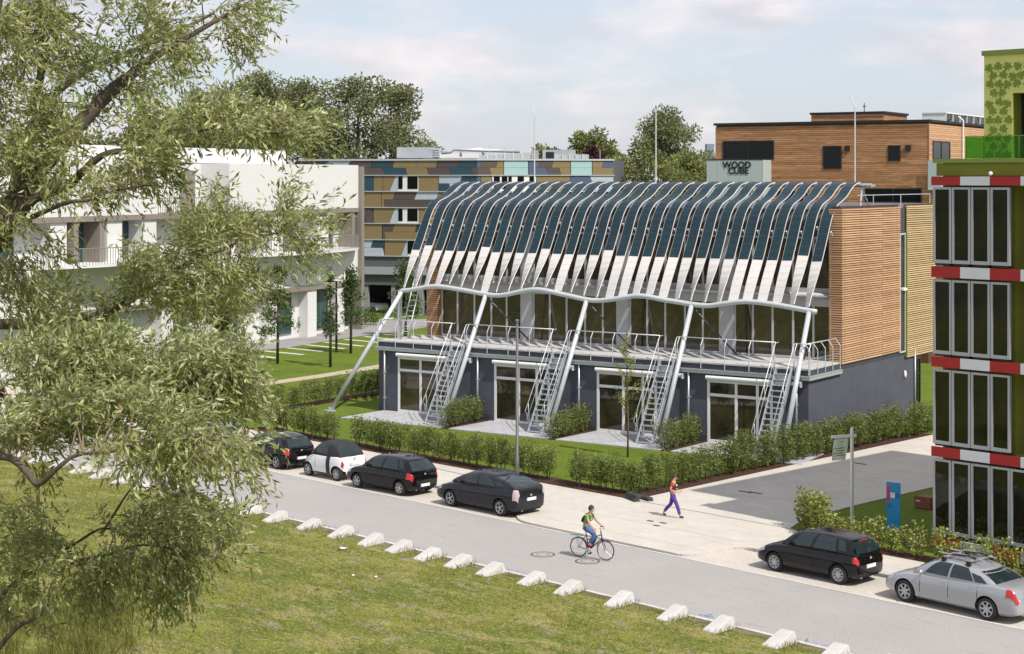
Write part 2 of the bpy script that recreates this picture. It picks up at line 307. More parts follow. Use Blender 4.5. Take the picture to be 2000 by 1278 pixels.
# ------------------------------------------------------------------ the terraced house with the solar membrane roof
M_slate = mat('slate blue render', (.086, .091, .115), .9, var=.10, vscale=1.2, bump=.08, bscale=60, spec=.2)
M_slate2 = mat('slate tile plinth', (.058, .062, .078), .7, var=.12, vscale=4)
M_larch = mat('larch slat', (.58, .365, .22), .75, var=.20, vscale=2.2, rnd=.16, stretch=(1, 1, 12), hue=((.50, .285, .155), 1.1), spec=.2)
M_larchb = mat('pale larch slat', (.54, .40, .215), .75, var=.18, vscale=2.2, rnd=.14, stretch=(1, 1, 12), spec=.2)
M_larchd = mat('dark cladding backing', (.075, .042, .026), .9)
M_deck = mat('pale deck boards', (.47, .465, .46), .8, var=.08, vscale=3)
M_fascia = mat('dark fascia', (.045, .05, .065), .6, var=.1)
M_memb = mat('white membrane board', (.70, .68, .66), .6, var=.03, vscale=3)
def uvstripe(name, base, line, nx, lx, ny, ly, rough=.3, var=.25, lw2=None):
    m = bpy.data.materials.new(name); m.use_nodes = True; t = m.node_tree; b = t.nodes['Principled BSDF']; N = t.nodes.new; L = t.links.new
    uv = N('ShaderNodeUVMap'); sp = N('ShaderNodeSeparateXYZ'); L(uv.outputs[0], sp.inputs[0])
    def ln(o, n, w):
        a = N('ShaderNodeMath'); a.operation = 'MULTIPLY'; a.inputs[1].default_value = n; L(o, a.inputs[0])
        f = N('ShaderNodeMath'); f.operation = 'FRACT'; L(a.outputs[0], f.inputs[0])
        c = N('ShaderNodeMath'); c.operation = 'LESS_THAN'; c.inputs[1].default_value = w; L(f.outputs[0], c.inputs[0]); return c.outputs[0]
    mx_ = N('ShaderNodeMath'); mx_.operation = 'MAXIMUM'; L(ln(sp.outputs[0], nx, lx), mx_.inputs[0]); L(ln(sp.outputs[1], ny, ly), mx_.inputs[1])
    ns = N('ShaderNodeTexNoise'); ns.inputs['Scale'].default_value = .9; oi = N('ShaderNodeObjectInfo'); ad = N('ShaderNodeVectorMath'); ad.operation = 'ADD'; L(uv.outputs[0], ad.inputs[0]); ml = N('ShaderNodeMath'); ml.operation = 'MULTIPLY'; ml.inputs[1].default_value = 60; L(oi.outputs['Random'], ml.inputs[0]); L(ml.outputs[0], ad.inputs[1]); L(ad.outputs[0], ns.inputs['Vector'])
    x0 = N('ShaderNodeMix'); x0.data_type = 'RGBA'; x0.inputs['A'].default_value = (*base[0], 1); x0.inputs['B'].default_value = (*base[1], 1); L(ns.outputs['Fac'], x0.inputs['Factor'])
    x = N('ShaderNodeMix'); x.data_type = 'RGBA'; x.inputs['B'].default_value = (*line, 1); L(x0.outputs['Result'], x.inputs['A']); L(mx_.outputs[0], x.inputs['Factor'])
    L(x.outputs['Result'], b.inputs['Base Color']); b.inputs['Roughness'].default_value = rough; b.inputs['Specular IOR Level'].default_value = .28; return m
M_pv = uvstripe('solar film', ((.007, .012, .034), (.008, .042, .044)), (.040, .065, .080), 9, .16, 2.7, .05, .42)
M_memb2 = uvstripe('membrane with battens', ((.66, .63, .61), (.72, .69, .67)), (.42, .40, .39), 1, .0, 2.7, .04, .6)
HS = thing('terraced_house', 'slate grey terraced house with wavy solar strip roof and larch slat end', 'house', (HO.x, HO.y, .04), HANG)
XU = [1.25, 7.25, 13.15, 19.0]                                     # left edges of the four ground-floor glazings
GW, GH = 3.25, 2.84
w = MB(); edges = [0.0]
for x in XU: edges += [x, x + GW]
edges.append(23.95)
for i in range(0, 10, 2): w.box(edges[i], edges[i + 1], 0, .3, 0, 3.15)
for x in XU: w.box(x, x + GW, .002, .3, GH + .06, 3.148)
w.box(23.65, 23.949, .3, 13.6, 0, 3.6); w.box(0, .3, .3, 13.6, 0, 3.15); w.box(.3, 23.65, 13.3, 13.599, 0, 3.15)
w.build('ground_floor_wall', M_slate, HS)
for i in range(0, 10, 2):
    n = max(1, round((edges[i + 1] - edges[i]) / .6))
    for k in range(n):
        a = edges[i] + (edges[i + 1] - edges[i]) * k / n; b = edges[i] + (edges[i + 1] - edges[i]) * (k + 1) / n
        BX(a + .004, b - .004, -.008, 0, 0, .34).build('plinth_tile', M_slate2, HS)
def glazing(parent, x0, x1, z0, z1, y, cols, rows, fm=M_frame, gm=M_glass, fw=.07, depth=.09, name='window'):
    """frame with panes; cols and rows are the edge positions of the lights"""
    f = MB(); xs = [x0] + cols + [x1]; zs = [z0] + rows + [z1]
    for x in xs: f.box(max(x0, x - fw / 2) if x > x0 else x0, min(x1, x + fw / 2) if x < x1 else x1, y, y + depth, z0, z1) if x0 < x < x1 else (f.box(x0, x0 + fw, y, y + depth, z0, z1) if x == x0 else f.box(x1 - fw, x1, y, y + depth, z0, z1))
    for i in range(len(xs) - 1):
        a = xs[i] + (fw if i == 0 else fw / 2); b = xs[i + 1] - (fw if i == len(xs) - 2 else fw / 2)
        for z in zs:
            za, zb = (z, z + fw) if z == z0 else ((z - fw, z) if z == z1 else (z - fw / 2, z + fw / 2)); f.box(a, b, y + .002, y + depth - .002, za, zb)
    o = f.build(name, fm, parent)
    for i in range(len(xs) - 1):
        a = xs[i] + (fw if i == 0 else fw / 2); b = xs[i + 1] - (fw if i == len(xs) - 2 else fw / 2)
        for j in range(len(zs) - 1):
            c = zs[j] + (fw if j == 0 else fw / 2); d = zs[j + 1] - (fw if j == len(zs) - 2 else fw / 2)
            p = BX(a - .005, b + .005, y + .03, y + .05, c - .005, d + .005).build('pane', gm, o)
            p.rotation_euler = (0, 0, 0)
    return o
for i, x in enumerate(XU):
    wu = glazing(HS, x, x + GW, .05, GH + .05, -.02, [x + 1.45, x + 2.5], [2.2], fw=.13, fm=M_white)
    BX(x + 1.52, x + 1.55, -.06, -.02, .95, 1.25).build('door_handle', M_zinc, wu)
    ab = MB().tube([(x + .0, -.12, 2.98), (x + 4.65, -.12, 2.98)], .10, 12).box(x + .01, x + 4.64, -.05, 0, 2.92, 3.06).build('awning_box', M_white, HS, smooth=True, angle=40)
    BX(x + 4.65, x + 4.69, -.26, 0, 2.84, 3.10).build('end_plate', M_frame, ab)
for x in (.45, 6.31, 12.21, 18.09, 23.43):
    dp = MB().tube([(x, -.10, .05), (x, -.10, 3.2)], .045, 8).build('downpipe', M_zinc, HS, smooth=True)
    for z in (.7, 2.0): BX(x - .06, x + .06, -.15, 0, z, z + .05).build('bracket', M_zinc, dp)
# terrace deck on the ground-floor roof
BX(-.02, 23.97, -.02, 13.5, 3.34, 3.58).build('roof_terrace_slab', M_fascia, HS)
for k in range(24):
    BX(-.05 + k * 1.0015, -.05 + k * 1.0015 + .992, -.06, 3.7, 3.582, 3.65).build('deck_panel', M_deck, HS)
gt = MB().box(-.12, 24.09, -.16, .1, 3.152, 3.30).box(23.952, 24.09, .1, 3.4, 3.152, 3.30).build('gutter', M_zinc, HS)
BX(-.14, 24.11, -.20, .1, 3.302, 3.335).build('gutter_flange', M_zinc, gt); BX(23.96, 24.11, .1, 3.4, 3.302, 3.335).build('gutter_flange', M_zinc, gt)
# stairs and railing
XS = [4.7, 10.72, 16.58, 22.42]
def stair(x):
    W = .82; s = ob('stair', None, HS, (x, 0, 0)); yb, zt = -2.25, 3.60
    dv = Vector((0, yb, -zt)).normalized(); nrm = Vector((0, -dv.z, dv.y)) * -1
    for xx in (0, W - .05):
        a, b = Vector((xx, -.03, zt)), Vector((xx, yb, 0)); h = nrm * .10
        MB().prism([a - h, a + h, b + h, b - h], (.05, 0, 0)).build('stringer', M_zinc, s)
    me = MB().box(.052, W - .052, -.11, .11, -.02, .02).mesh('tread', M_zinc)
    for k in range(15): ob('tread', me, s, (0, yb * (k + 1) / 15.5 , zt * (1 - (k + 1) / 15.5)))
    for xx in (-.04, W + .04):
        MB().tube([(xx, .30, 4.72), (xx, -.02, 4.70), (xx, yb - .18, 1.05), (xx, yb - .02, .95), (xx, yb + .14, .40)], .021, 6).build('handrail', M_steelw, s, smooth=True)
        MB().tube([(xx, -.05, 4.15), (xx, yb - .05, .62)], .012, 6).build('handrail', M_steelw, s, smooth=True)
        for f in (.02, .45, .9):
            p = Vector((xx, yb * f, zt * (1 - f))); MB().tube([p, p + Vector((0, -.10, .62)), p + Vector((0, -.12 if f else -.02, 1.04))], .014, 6).build('baluster', M_steelw, s, smooth=True)
    return s
for x in XS: stair(x)
rl = ob('railing', None, HS)
def rail_run(pts, inward, nposts, x_end=None):
    a, b = Vector(pts[0]), Vector(pts[1]); d = Vector(inward)
    MB().tube([a + d * .22 + Vector((0, 0, 1.10)), b + d * .22 + Vector((0, 0, 1.10))], .024, 8).build('rail', M_steelw, rl, smooth=True)
    for k in range(nposts):
        p = a.lerp(b, k / (nposts - 1)); MB().tube([p + Vector((0, 0, -.25)), p + Vector((0, 0, .80)), p + d * .22 + Vector((0, 0, 1.10))], .019, 6).build('post', M_steelw, rl)
    MB().tube([a + Vector((0, 0, .45)), b + Vector((0, 0, .45))], .006, 4).build('cable', M_steelw, rl)
xs = [-.02] + [q for x in XS for q in (x - .1, x + .92)] + [24.0]
for i in range(0, 9, 2):
    L_ = xs[i + 1] - xs[i]; rail_run([(xs[i], -.08, 3.62), (xs[i + 1], -.08, 3.62)], (0, 1, 0), max(2, round(L_ / 1.2) + 1))
rail_run([(24.02, .0, 3.62), (24.02, 3.3, 3.62)], (-1, 0, 0), 5); rail_run([(-.02, .0, 3.62), (-.02, 4.2, 3.62)], (1, 0, 0), 4)
# upper glass front
YG = 3.75
grp = [[1.23, 2.29, 3.38, 4.46, 5.42, 6.38], [7.04, 8.07, 9.08, 10.18, 11.21, 12.09], [12.73, 13.74, 14.75, 15.83, 16.80, 17.76], [18.45, 19.44, 20.45, 21.49, 22.51, 23.42]]
for gi, ms in enumerate(grp):
    glazing(HS, ms[0], ms[-1], 3.66, 6.20, YG, ms[1:-1], [], fw=.10, depth=.12)
    glazing(HS, ms[0], ms[-1], 6.84, 9.30, YG, ms[1:-1], [], fw=.10, depth=.12)
    if gi < 3: BX(ms[-1], grp[gi + 1][0], YG - .06, YG + .15, 3.66, 9.3).build('party_wall_panel', mat('pale grey metal panel', (.46, .47, .49), .45, .1, var=.05), HS)
tb = BX(1.23, 23.42, YG - .02, YG + .14, 6.20, 6.84).build('transom_beam', M_frame, HS)
MB().tube([(1.25, YG - .14, 6.62), (23.40, YG - .14, 6.62)], .12, 12).build('blind_box', mat('grey blind box', (.40, .41, .43), .5), tb, smooth=True)
for k in range(22): MB().lathe([(.05, 0), (.05, .05)], 10, Matrix.Translation((1.8 + k, YG - .27, 6.62)) @ Matrix.Rotation(R(90), 4, 'X')).build('downlight', M_white, tb)
# curtains seen through nothing: the volume behind the glass
BX(.56, 23.9, YG + .16, 15.2, 3.66, 9.29).build('upper_wall', M_dark, HS)
rf = MB().prism([(.5, YG + .02, 9.31), (.5, 5.0, 10.52), (.5, 15.3, 10.52), (.5, 15.3, 9.31)], (23.45, 0, 0)).build('roof', mat('dark roofing', (.06, .06, .065), .7), HS)
BX(.5, 23.9, 14.9, 15.25, 10.522, 10.72).build('parapet', M_zinc, rf)
# larch slats
def slats(pts_fn, z0, z1, m, pitch=.1056, h=.072):
    n = int((z1 - z0) / pitch); me = pts_fn().mesh('slat', m)
    for k in range(n): ob('slat', me, HS, (0, 0, z0 + k * pitch))
def ell(): return MB().box(23.42, 24.06, 3.42, 3.46, 0, .068).box(24.02, 24.06, 3.461, 8.24, 0, .068)
BX(23.50, 23.93, 3.52, YG + .155, 3.6, 10.72).build('cladding_backing', M_larchd, HS); BX(23.905, 23.93, YG + .16, 10.55, 3.62, 10.72).build('cladding_backing', M_larchd, HS); BX(23.905, 23.93, 11.36, 15.5, 3.22, 10.72).build('cladding_backing', M_larchd, HS)
slats(ell, 3.56, 10.74, M_larch)
slats(lambda: MB().box(24.02, 24.06, 8.27, 10.56, 0, .068), 3.56, 10.74, M_larch)
slats(lambda: MB().box(24.02, 24.06, 11.40, 15.4, 0, .064), 3.18, 10.74, M_larchb)
slats(lambda: MB().box(.5, 1.22, 3.42, 3.46, 0, .072).box(1.16, 1.22, 3.461, 3.74, 0, .072), 3.66, 8.9, M_larch)
BX(.52, 1.15, 3.47, YG, 3.66, 8.85).build('cladding_backing', M_larchd, HS)
sw = glazing(HS, 0, .7, 3.45, 9.3, 0, [], [6.6], gm=M_glass); sw.location = (23.97, 10.6, 0); sw.rotation_euler = (0, 0, R(90)); sw.location.x = 24.04
BX(23.9, 24.10, 11.33, 11.39, 3.2, 9.35).build('reveal', mat('lime green edge', (.16, .24, .03), .6), HS)
BX(24.04, 24.16, 10.75, 11.2, 6.5, 6.62).build('bracket', M_white, HS)
# rear door, lamp on the side wall
dr = glazing(HS, 0, .75, .1, 3.0, 0, [], [2.2], fm=M_black, gm=M_glass2); dr.location = (23.98, 12.75, 0); dr.rotation_euler = (0, 0, R(90)); dr.name = 'door'
MB().tube([(24.02, 12.62, 0), (24.02, 12.62, 3.5)], .045, 8).build('downpipe', M_zinc, HS, smooth=True)
MB().lathe([(.0, 0), (.10, .01), (.12, .05), (.08, .09), (0, .10)], 14, Matrix.Translation((23.95, 11.35, 2.35)) @ Matrix.Rotation(R(90), 4, 'Y') @ Matrix.Scale(1.7, 4, (1, 0, 0))).build('wall_lamp', M_white, HS, smooth=True)
# wavy pipe, raking struts, ties
PX = [(-.15, 6.11), (.61, 6.16), (2.28, 6.42), (3.91, 6.31), (5.67, 6.12), (6.46, 6.13), (8.46, 6.48), (10.12, 6.29), (11.42, 6.10), (12.12, 6.09), (13.18, 6.23), (14.32, 6.40), (15.85, 6.24), (17.83, 6.08), (18.81, 6.22), (19.86, 6.35), (21.15, 6.29), (22.17, 6.17), (23.32, 6.03)]
PX = [(x + .56, z + .05) for x, z in PX]
def pipe_z(x):
    for i in range(len(PX) - 1):
        if PX[i][0] <= x <= PX[i + 1][0] or i == len(PX) - 2:
            x0, z0 = PX[max(i - 1, 0)]; x1, z1 = PX[i]; x2, z2 = PX[i + 1]; x3, z3 = PX[min(i + 2, len(PX) - 1)]
            t = (x - x1) / (x2 - x1); m1 = (z2 - z0) / max(x2 - x0, .01) * (x2 - x1); m2 = (z3 - z1) / max(x3 - x1, .01) * (x2 - x1)
            return (2 * t**3 - 3 * t**2 + 1) * z1 + (t**3 - 2 * t**2 + t) * m1 + (-2 * t**3 + 3 * t**2) * z2 + (t**3 - t**2) * m2
pp = MB().tube([(.41 + 23.47 * k / 120, 1.0, pipe_z(.41 + 23.47 * k / 120)) for k in range(121)], .118, 14).build('ring_beam_pipe', M_steelw, HS, smooth=True)
for k in range(5):
    xt = (.75, 6.05, 11.98, 17.68, 23.55)[k]; foot = ((-1.95, -1.56, 0), (5.63, -1.9, 0), (11.65, -1.9, 0), (17.6, -1.9, 0), (23.6, -1.9, 0))[k]
    st = MB().tube([foot, (xt, .96, pipe_z(xt) - .06)], .112, 14).build('strut', M_steelw, HS, smooth=True)
    MB().lathe([(.30, 0), (.30, .05), (.13, .06), (.13, .2)], 14, Matrix.Translation(foot)).build('foot_plate', M_zinc, st)
    if 0 < k < 5: MB().tube([(xt, 1.0, pipe_z(xt) - .1), (xt + 1.2 if k < 4 else xt - 1.3, 3.3, 3.66)], .04, 8).build('tie_rod', mat('dark steel', (.08, .085, .09), .4, .6), HS, smooth=True)
# solar strips
PROF = [(y - .74, z + .03 * (7.35 - y) / 5.5) for y, z in [(1.86, 6.30), (2.30, 7.15), (2.95, 8.23), (3.48, 9.15), (3.93, 10.0), (4.25, 10.43), (4.70, 10.78), (5.40, 11.02), (5.85, 11.22), (6.30, 11.50), (6.78, 11.71), (7.35, 11.82)]]
def crv(P, n):
    out = []
    for i in range(len(P) - 1):
        p0, p1, p2, p3 = [np.array(P[min(max(j, 0), len(P) - 1)]) for j in (i - 1, i, i + 1, i + 2)]
        for k in range(n):
            t = k / n; out.append(.5 * ((2 * p1) + (-p0 + p2) * t + (2 * p0 - 5 * p1 + 4 * p2 - p3) * t * t + (-p0 + 3 * p1 - 3 * p2 + p3) * t**3))
    out.append(np.array(P[-1])); return out
TW = [42, 40, 34, 26, 55, 46, 50, 12, 58, 54, 50, 52, 48, 16, 54, 50, 48, 14, 10, 26, 22, 8, 40, 58, 52, 44, 6, 5, 10, 16, 42, 46]
def smooth(t): t = min(1, max(0, t)); return t * t * (3 - 2 * t)
def with_uv(me, uvs):
    l = me.uv_layers.new(name='UVMap'); idx = np.empty(len(me.loops), int); me.loops.foreach_get('vertex_index', idx); l.data.foreach_set('uv', np.array(uvs)[idx].astype(np.float32).ravel()); return me
for k in range(32):
    xc = .72 + k * (23.36 - .72) / 31; dz = pipe_z(min(23.85, max(.45, xc))) - 6.25; P = [(y, z + dz * max(0, (8.2 - z) / 1.9)) for y, z in PROF]
    C_ = crv(P, 4); tw = R(TW[k]); n = len(C_); L_ = [0.]
    for i in range(1, n): L_.append(L_[-1] + float(np.linalg.norm(C_[i] - C_[i - 1])))
    fr = []
    for i in range(n):
        t = C_[min(i + 1, n - 1)] - C_[max(i - 1, 0)]; t = Vector((0, t[0], t[1])).normalized(); s_ = smooth((8.6 - C_[i][1]) / 2.4) * tw
        sway = .05 * math.sin(k * 2.1 + C_[i][1] * 1.7) * (1 if C_[i][1] > 8 else .5); wv = Vector((1, 0, 0)); wv.rotate(Matrix.Rotation(-s_ + sway, 3, t)); nr = t.cross(wv) * -1
        if nr.y > 0 and C_[i][1] < 10: nr = -nr
        if nr.z < 0 and C_[i][1] >= 10: nr = -nr
        fr.append((Vector((xc, C_[i][0], C_[i][1])), wv, nr))
    board = MB(); uvs = []
    for i, (p, wv, nr) in enumerate(fr):
        hw =   .262 if C_[i][1] > 7.2 else .262 - .02 * (7.2 - C_[i][1])
        for a, o in ((-hw, 0), (hw, 0), (hw, -.035), (-hw, -.035)): board.v.append(tuple(p + wv * a + nr * o)); uvs.append((.5 + a / .6, L_[i]))
    for i in range(n - 1):
        for j in range(4): board.f.append((4 * i + j, 4 * i + (j + 1) % 4, 4 * i + 4 + (j + 1) % 4, 4 * i + 4 + j))
    board.f += [(0, 1, 2, 3), tuple(4 * (n - 1) + j for j in (3, 2, 1, 0))]; board.m = [0] * len(board.f)
    bo = ob('membrane_strip', with_uv(board.mesh('membrane_strip', M_memb2), uvs), HS)
    pv = MB(); uvs = []; i0 = next(i for i in range(n) if C_[i][1] > 8.18 + .08 * math.sin(k * 1.3))
    for i in range(i0, n):
        p, wv, nr = fr[i]
        for a, o in ((-.240, .012), (.240, .012), (.240, .001), (-.240, .001)): pv.v.append(tuple(p + wv * a + nr * o)); uvs.append((.5 + a / .504, L_[i]))
    q = n - i0
    for i in range(q - 1):
        for j in range(4): pv.f.append((4 * i + j, 4 * i + (j + 1) % 4, 4 * i + 4 + (j + 1) % 4, 4 * i + 4 + j))
    pv.f += [(0, 1, 2, 3), tuple(4 * (q - 1) + j for j in (3, 2, 1, 0))]; pv.m = [0] * len(pv.f)
    ob('solar_film', with_uv(pv.mesh('solar_film', M_pv), uvs), bo)
    b0 = fr[0][0]; MB().tube([b0 + Vector((0, -.02, -.14)), b0 + Vector((0, 0, .02))], [.055, .028], 8).build('bottom_fixing', M_white, bo)
    MB().tube([fr[i0 + 6][0] + Vector((.33, .05, -.06)), fr[i0 + 6][0] + Vector((.33, .22, -.24))], .05, 6).build('clamp', M_frame, bo)
# ridge beam, its posts, roof stays, lightning rods
rb = MB().tube([(.3, 6.72, 11.66), (24.15, 6.72, 11.66)], .10, 10).box(.35, 24.1, 6.87, 7.3, 11.62, 11.70).build('ridge_beam', M_zinc, HS, smooth=True, angle=40)
for k in range(9):
    x = .6 + k * 2.88; MB().tube([(x, 6.75, 11.6), (x, 6.5, 10.52)], .05, 6).tube([(x, 6.75, 11.5), (x, 7.8, 10.52)], .04, 6).build('ridge_post', M_steelw, rb)
for x in (.5, 23.9): MB().tube([(x, 5.6, 11.2), (x, 15, 11.2)], .02, 6).tube([(x, 7.5, 11.2), (x, 7.5, 10.5)], .02, 6).tube([(x, 11, 11.2), (x, 11, 10.5)], .02, 6).tube([(x, 15, 11.2), (x, 15, 10.5)], .02, 6).build('roof_rail', M_steelw, HS)
for x in (4.75, 12.19, 23.02):
    MB().tube([(x, 7.4, 11.7), (x, 7.4, 15.4), (x - .62, 7.5, 16.7)], [.035, .03, .012], 6).build('lightning_rod', mat('bright steel rod', (.62, .63, .64), .35, .3), HS)
# deck ladder beside the first strip
ld = ob('ladder', None, HS)
for dx in (-.22, .22): MB().tube([(.02 + dx, 2.15, 3.66), (.35 + dx, 4.35, 10.65)], .03, 6).build('rail', M_white, ld)
for k in range(1, 26):
    t = k / 26; p = Vector((.02, 2.15, 3.66)).lerp(Vector((.35, 4.35, 10.65)), t); MB().tube([p - Vector((.21, 0, 0)), p + Vector((.21, 0, 0))], .017, 5).build('rung', M_white, ld)
# terraces and mulch beds of the gardens
for i in range(4):
    x0 = (.35, 7.05, 13.1, 19.05)[i]; x1 = (5.9, 12.0, 17.9, 24.6)[i]
    o = MB().prism([(x0, -.02, 0), (x1 + .15, -.02, 0), (x1 + .5, -3.3, 0), (x0 - .15, -3.35, 0)], (0, 0, .09)).build('terrace', M_terr, None, loc=(HO.x, HO.y, .01), rz=HANG); o['kind'] = 'structure'
    if i < 3:
        o = MB().poly([(x1 + .2, -.02, 0), (x1 + 1.0, -.02, 0), (x1 + 1.0, -3.2, 0), (x1 + .5, -3.3, 0)]).build('planting_bed', M_mulch, None, loc=(HO.x, HO.y, .085), rz=HANG, fix=False); o['kind'] = 'structure'
# ------------------------------------------------------------------ neighbouring buildings
def onplane(M, px, py, axis, c):
    """point in frame M's own coordinates where the sight line through (px, py) meets local axis = c"""
    Mi = M.inverted(); o = Mi @ Vector((0, 0, CAM_H)); d = (Mi.to_3x3() @ Vector(((px - 1000) / FPX, 1, -(py - HOR) / FPX))); t = (c - o[axis]) / d[axis]; return o + d * t
M_red = mat('red band panel', (.34, .012, .014), .45, var=.05); M_wband = mat('white band panel', (.62, .64, .67), .45, var=.04)
M_olive = mat('olive green render', (.19, .20, .034), .85, var=.05, spec=.2); M_lime = mat('lime render', (.66, .64, .22), .85, var=.04, spec=.2)
M_leafp = mat('leaf print green', (.21, .28, .055), .85, spec=.2); M_cop = mat('green coping', (.19, .26, .05), .5)
M_algae = mat('dark algae panel glass', (.010, .010, .005), .03, 0, .5, hue=((.020, .020, .008), .8), var=.2)
M_alum = mat('aluminium frame', (.42, .44, .47), .4, .35)
B0 = at(1824, 1083); BANG = math.atan2(-FPX, 3200.0); BM = Matrix.Translation(B0) @ Matrix.Rotation(BANG, 4, 'Z')
BQ = thing('apartment_house', 'green house faced with tall dark glass panels and red white bands', 'house', B0, BANG)
# wall behind the panels, with the balcony recess
w = MB().box(.12, 2.74, .34, 17, 0, 12.55).box(2.742, 12, 1.3, 17, 0, 12.549).box(2.742, 12, .34, 1.298, 0, .75)
for z in (3.16, 6.02, 8.87, 11.75): w.box(2.742, 12, .20, 1.298, z, z + .34)
w.build('wall', M_olive, BQ)
for (z0, z1) in ((3.52, 6.0), (6.38, 8.85), (9.24, 11.73)):
    f = BX(3.05, 5.2, 1.22, 1.296, z0 + .05, z1 - .05).build('window', M_black, BQ); BX(3.12, 5.1, 1.19, 1.218, z0 + .12, z1 - .12).build('pane', M_glass, f)
for bi, (z0, z1) in enumerate(((.22, .58), (3.16, 3.47), (6.02, 6.34), (8.87, 9.22), (11.8, 12.08))):
    for k in range(11):
        BX(k * 1.045 + .004 - .04, k * 1.045 + 1.041 - .04, -.10, -.02, z0, z1).build('band_panel', M_red if k % 2 == 0 else M_wband, BQ)
    BX(0, 11, -.018, .19, z0 + .06, z1 - .06).build('band_rail', M_black, BQ)
pm = MB()
for (z0, z1, n) in ((.72, 3.08, 16), (3.56, 5.94, 4), (6.43, 8.80, 4), (9.32, 11.74, 4)):
    for k in range(n):
        x = k * .683; fr = MB()
        for a in ((0, .075, 0, z1 - z0), (.585, .66, 0, z1 - z0)): fr.box(a[0], a[1], -.06, .06, a[2], a[3])
        fr.box(.075, .585, -.058, .058, 0, .11); fr.box(.075, .585, -.058, .058, z1 - z0 - .07, z1 - z0)
        p = fr.build('algae_panel', M_alum, BQ, loc=(x, 0, z0)); p.rotation_euler = (0, 0, R(random.uniform(-1.2, 1.2)))
        BX(.07, .59, -.02, .0, .10, z1 - z0 - .06).build('pane', M_algae, p); BX(.08, .58, .001, .02, z1 - z0 - .40, z1 - z0 - .08).build('blind', M_olive, p)
        BX(.06, .60, -.03, .18, -.06, -.002).build('mounting', M_black, p)
# top: parapet, green glass balustrade, printed roof storey
x0 = onplane(BM, 1838, 330, 1, .33).x; BX(x0, 12, .06, .338, 12.10, 12.50).build('parapet', M_olive, BQ); BX(x0 - .1, 12, .0, .6, 12.51, 12.64).build('coping', M_cop, BQ)
M_gg = mat('green tinted glass', (.14, .27, .085), .05, 0, .4, alpha=.14)
bx = onplane(BM, 1886, 300, 1, .7).x; bal = ob('balustrade', None, BQ)
for k in range(9):
    BX(bx + k * .62, bx + k * .62 + .60, .68, .70, 12.66, 13.34).build('glass_sheet', M_gg, bal); BX(bx + k * .62 - .015, bx + k * .62 + .015, .70, .74, 12.64, 13.36).build('post', mat('lime post', (.35, .5, .04), .5), bal)
BX(bx, bx + 6, .665, .715, 13.342, 13.37).build('rail', M_cop, bal)
for k in range(3): BX(bx + .005, bx + .02, .72 + k * .75, 1.44 + k * .75, 12.66, 13.34).build('glass_sheet', M_gg, bal)
ux = onplane(BM, 1922, 250, 1, 1.9); uz = onplane(BM, 1922, 101, 1, 1.9).z; dx = onplane(BM, 1978, 250, 1, 1.9).x; dz1 = onplane(BM, 1980, 182, 1, 1.9).z
u = MB().box(ux.x, dx, 1.9, 15.5, 12.55, uz - .14).box(dx, 12, 1.9, 15.49, dz1, uz - .141).box(dx, 12, 2.5, 15.48, 12.55, dz1)
u.build('roof_storey_wall', M_lime, BQ); BX(ux.x - .06, 12, 1.84, 15.6, uz - .14, uz + .02).build('coping', M_cop, BQ)
BX(dx, dx + .02, 1.92, 2.5, 12.56, dz1).build('reveal', M_olive, BQ); dd = BX(dx + .05, dx + 1.6, 2.40, 2.498, 12.6, dz1 - .03).build('door', M_black, BQ); BX(dx + .14, dx + 1.5, 2.37, 2.398, 12.7, dz1 - .5).build('pane', M_glass, dd)
lf = [(-.05, -.5), (.05, -.5), (.06, -.2), (.30, -.34), (.52, -.16), (.40, .02), (.56, .26), (.34, .30), (.22, .16), (.24, .42), (0, .58), (-.24, .42), (-.22, .16), (-.34, .30), (-.56, .26), (-.40, .02), (-.52, -.16), (-.30, -.34), (-.06, -.2)]
lme = MB().prism([(a * .30, -.003, b * .30) for a, b in lf], (0, .0025, 0)).mesh('leaf_print', M_leafp)
k = 0; zz = 12.75
while zz < uz - .35:
    xx = ux.x + .19 + (.15 if k % 2 else 0)
    while xx < dx - .1 or (zz > dz1 + .18 and xx < 3.5):
        o = ob('leaf_print', lme, BQ, (xx + random.uniform(-.03, .03), 1.898, zz + random.uniform(-.03, .03))); o.rotation_euler = (0, random.choice((0, .3, -.4, 2.9, 3.4, .15)), 0); xx += .335
    zz += .285; k += 1
MB().lathe([(0, -.07), (.05, -.05), (.07, 0), (.05, .05), (0, .07)], 12, Matrix.Translation((2.05, -.05, 12.17))).build('camera_dome', M_white, BQ, smooth=True)
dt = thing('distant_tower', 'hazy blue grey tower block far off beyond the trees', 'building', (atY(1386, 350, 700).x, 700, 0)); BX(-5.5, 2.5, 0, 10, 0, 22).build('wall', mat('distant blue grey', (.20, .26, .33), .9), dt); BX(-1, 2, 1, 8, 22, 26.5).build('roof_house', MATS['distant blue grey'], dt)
for k in range(5): BX(-5.2, 2.2, -.05, -.01, 3 + k * 4, 5 + k * 4).build('window_band', mat('distant glazing', (.13, .18, .24), .6), dt)
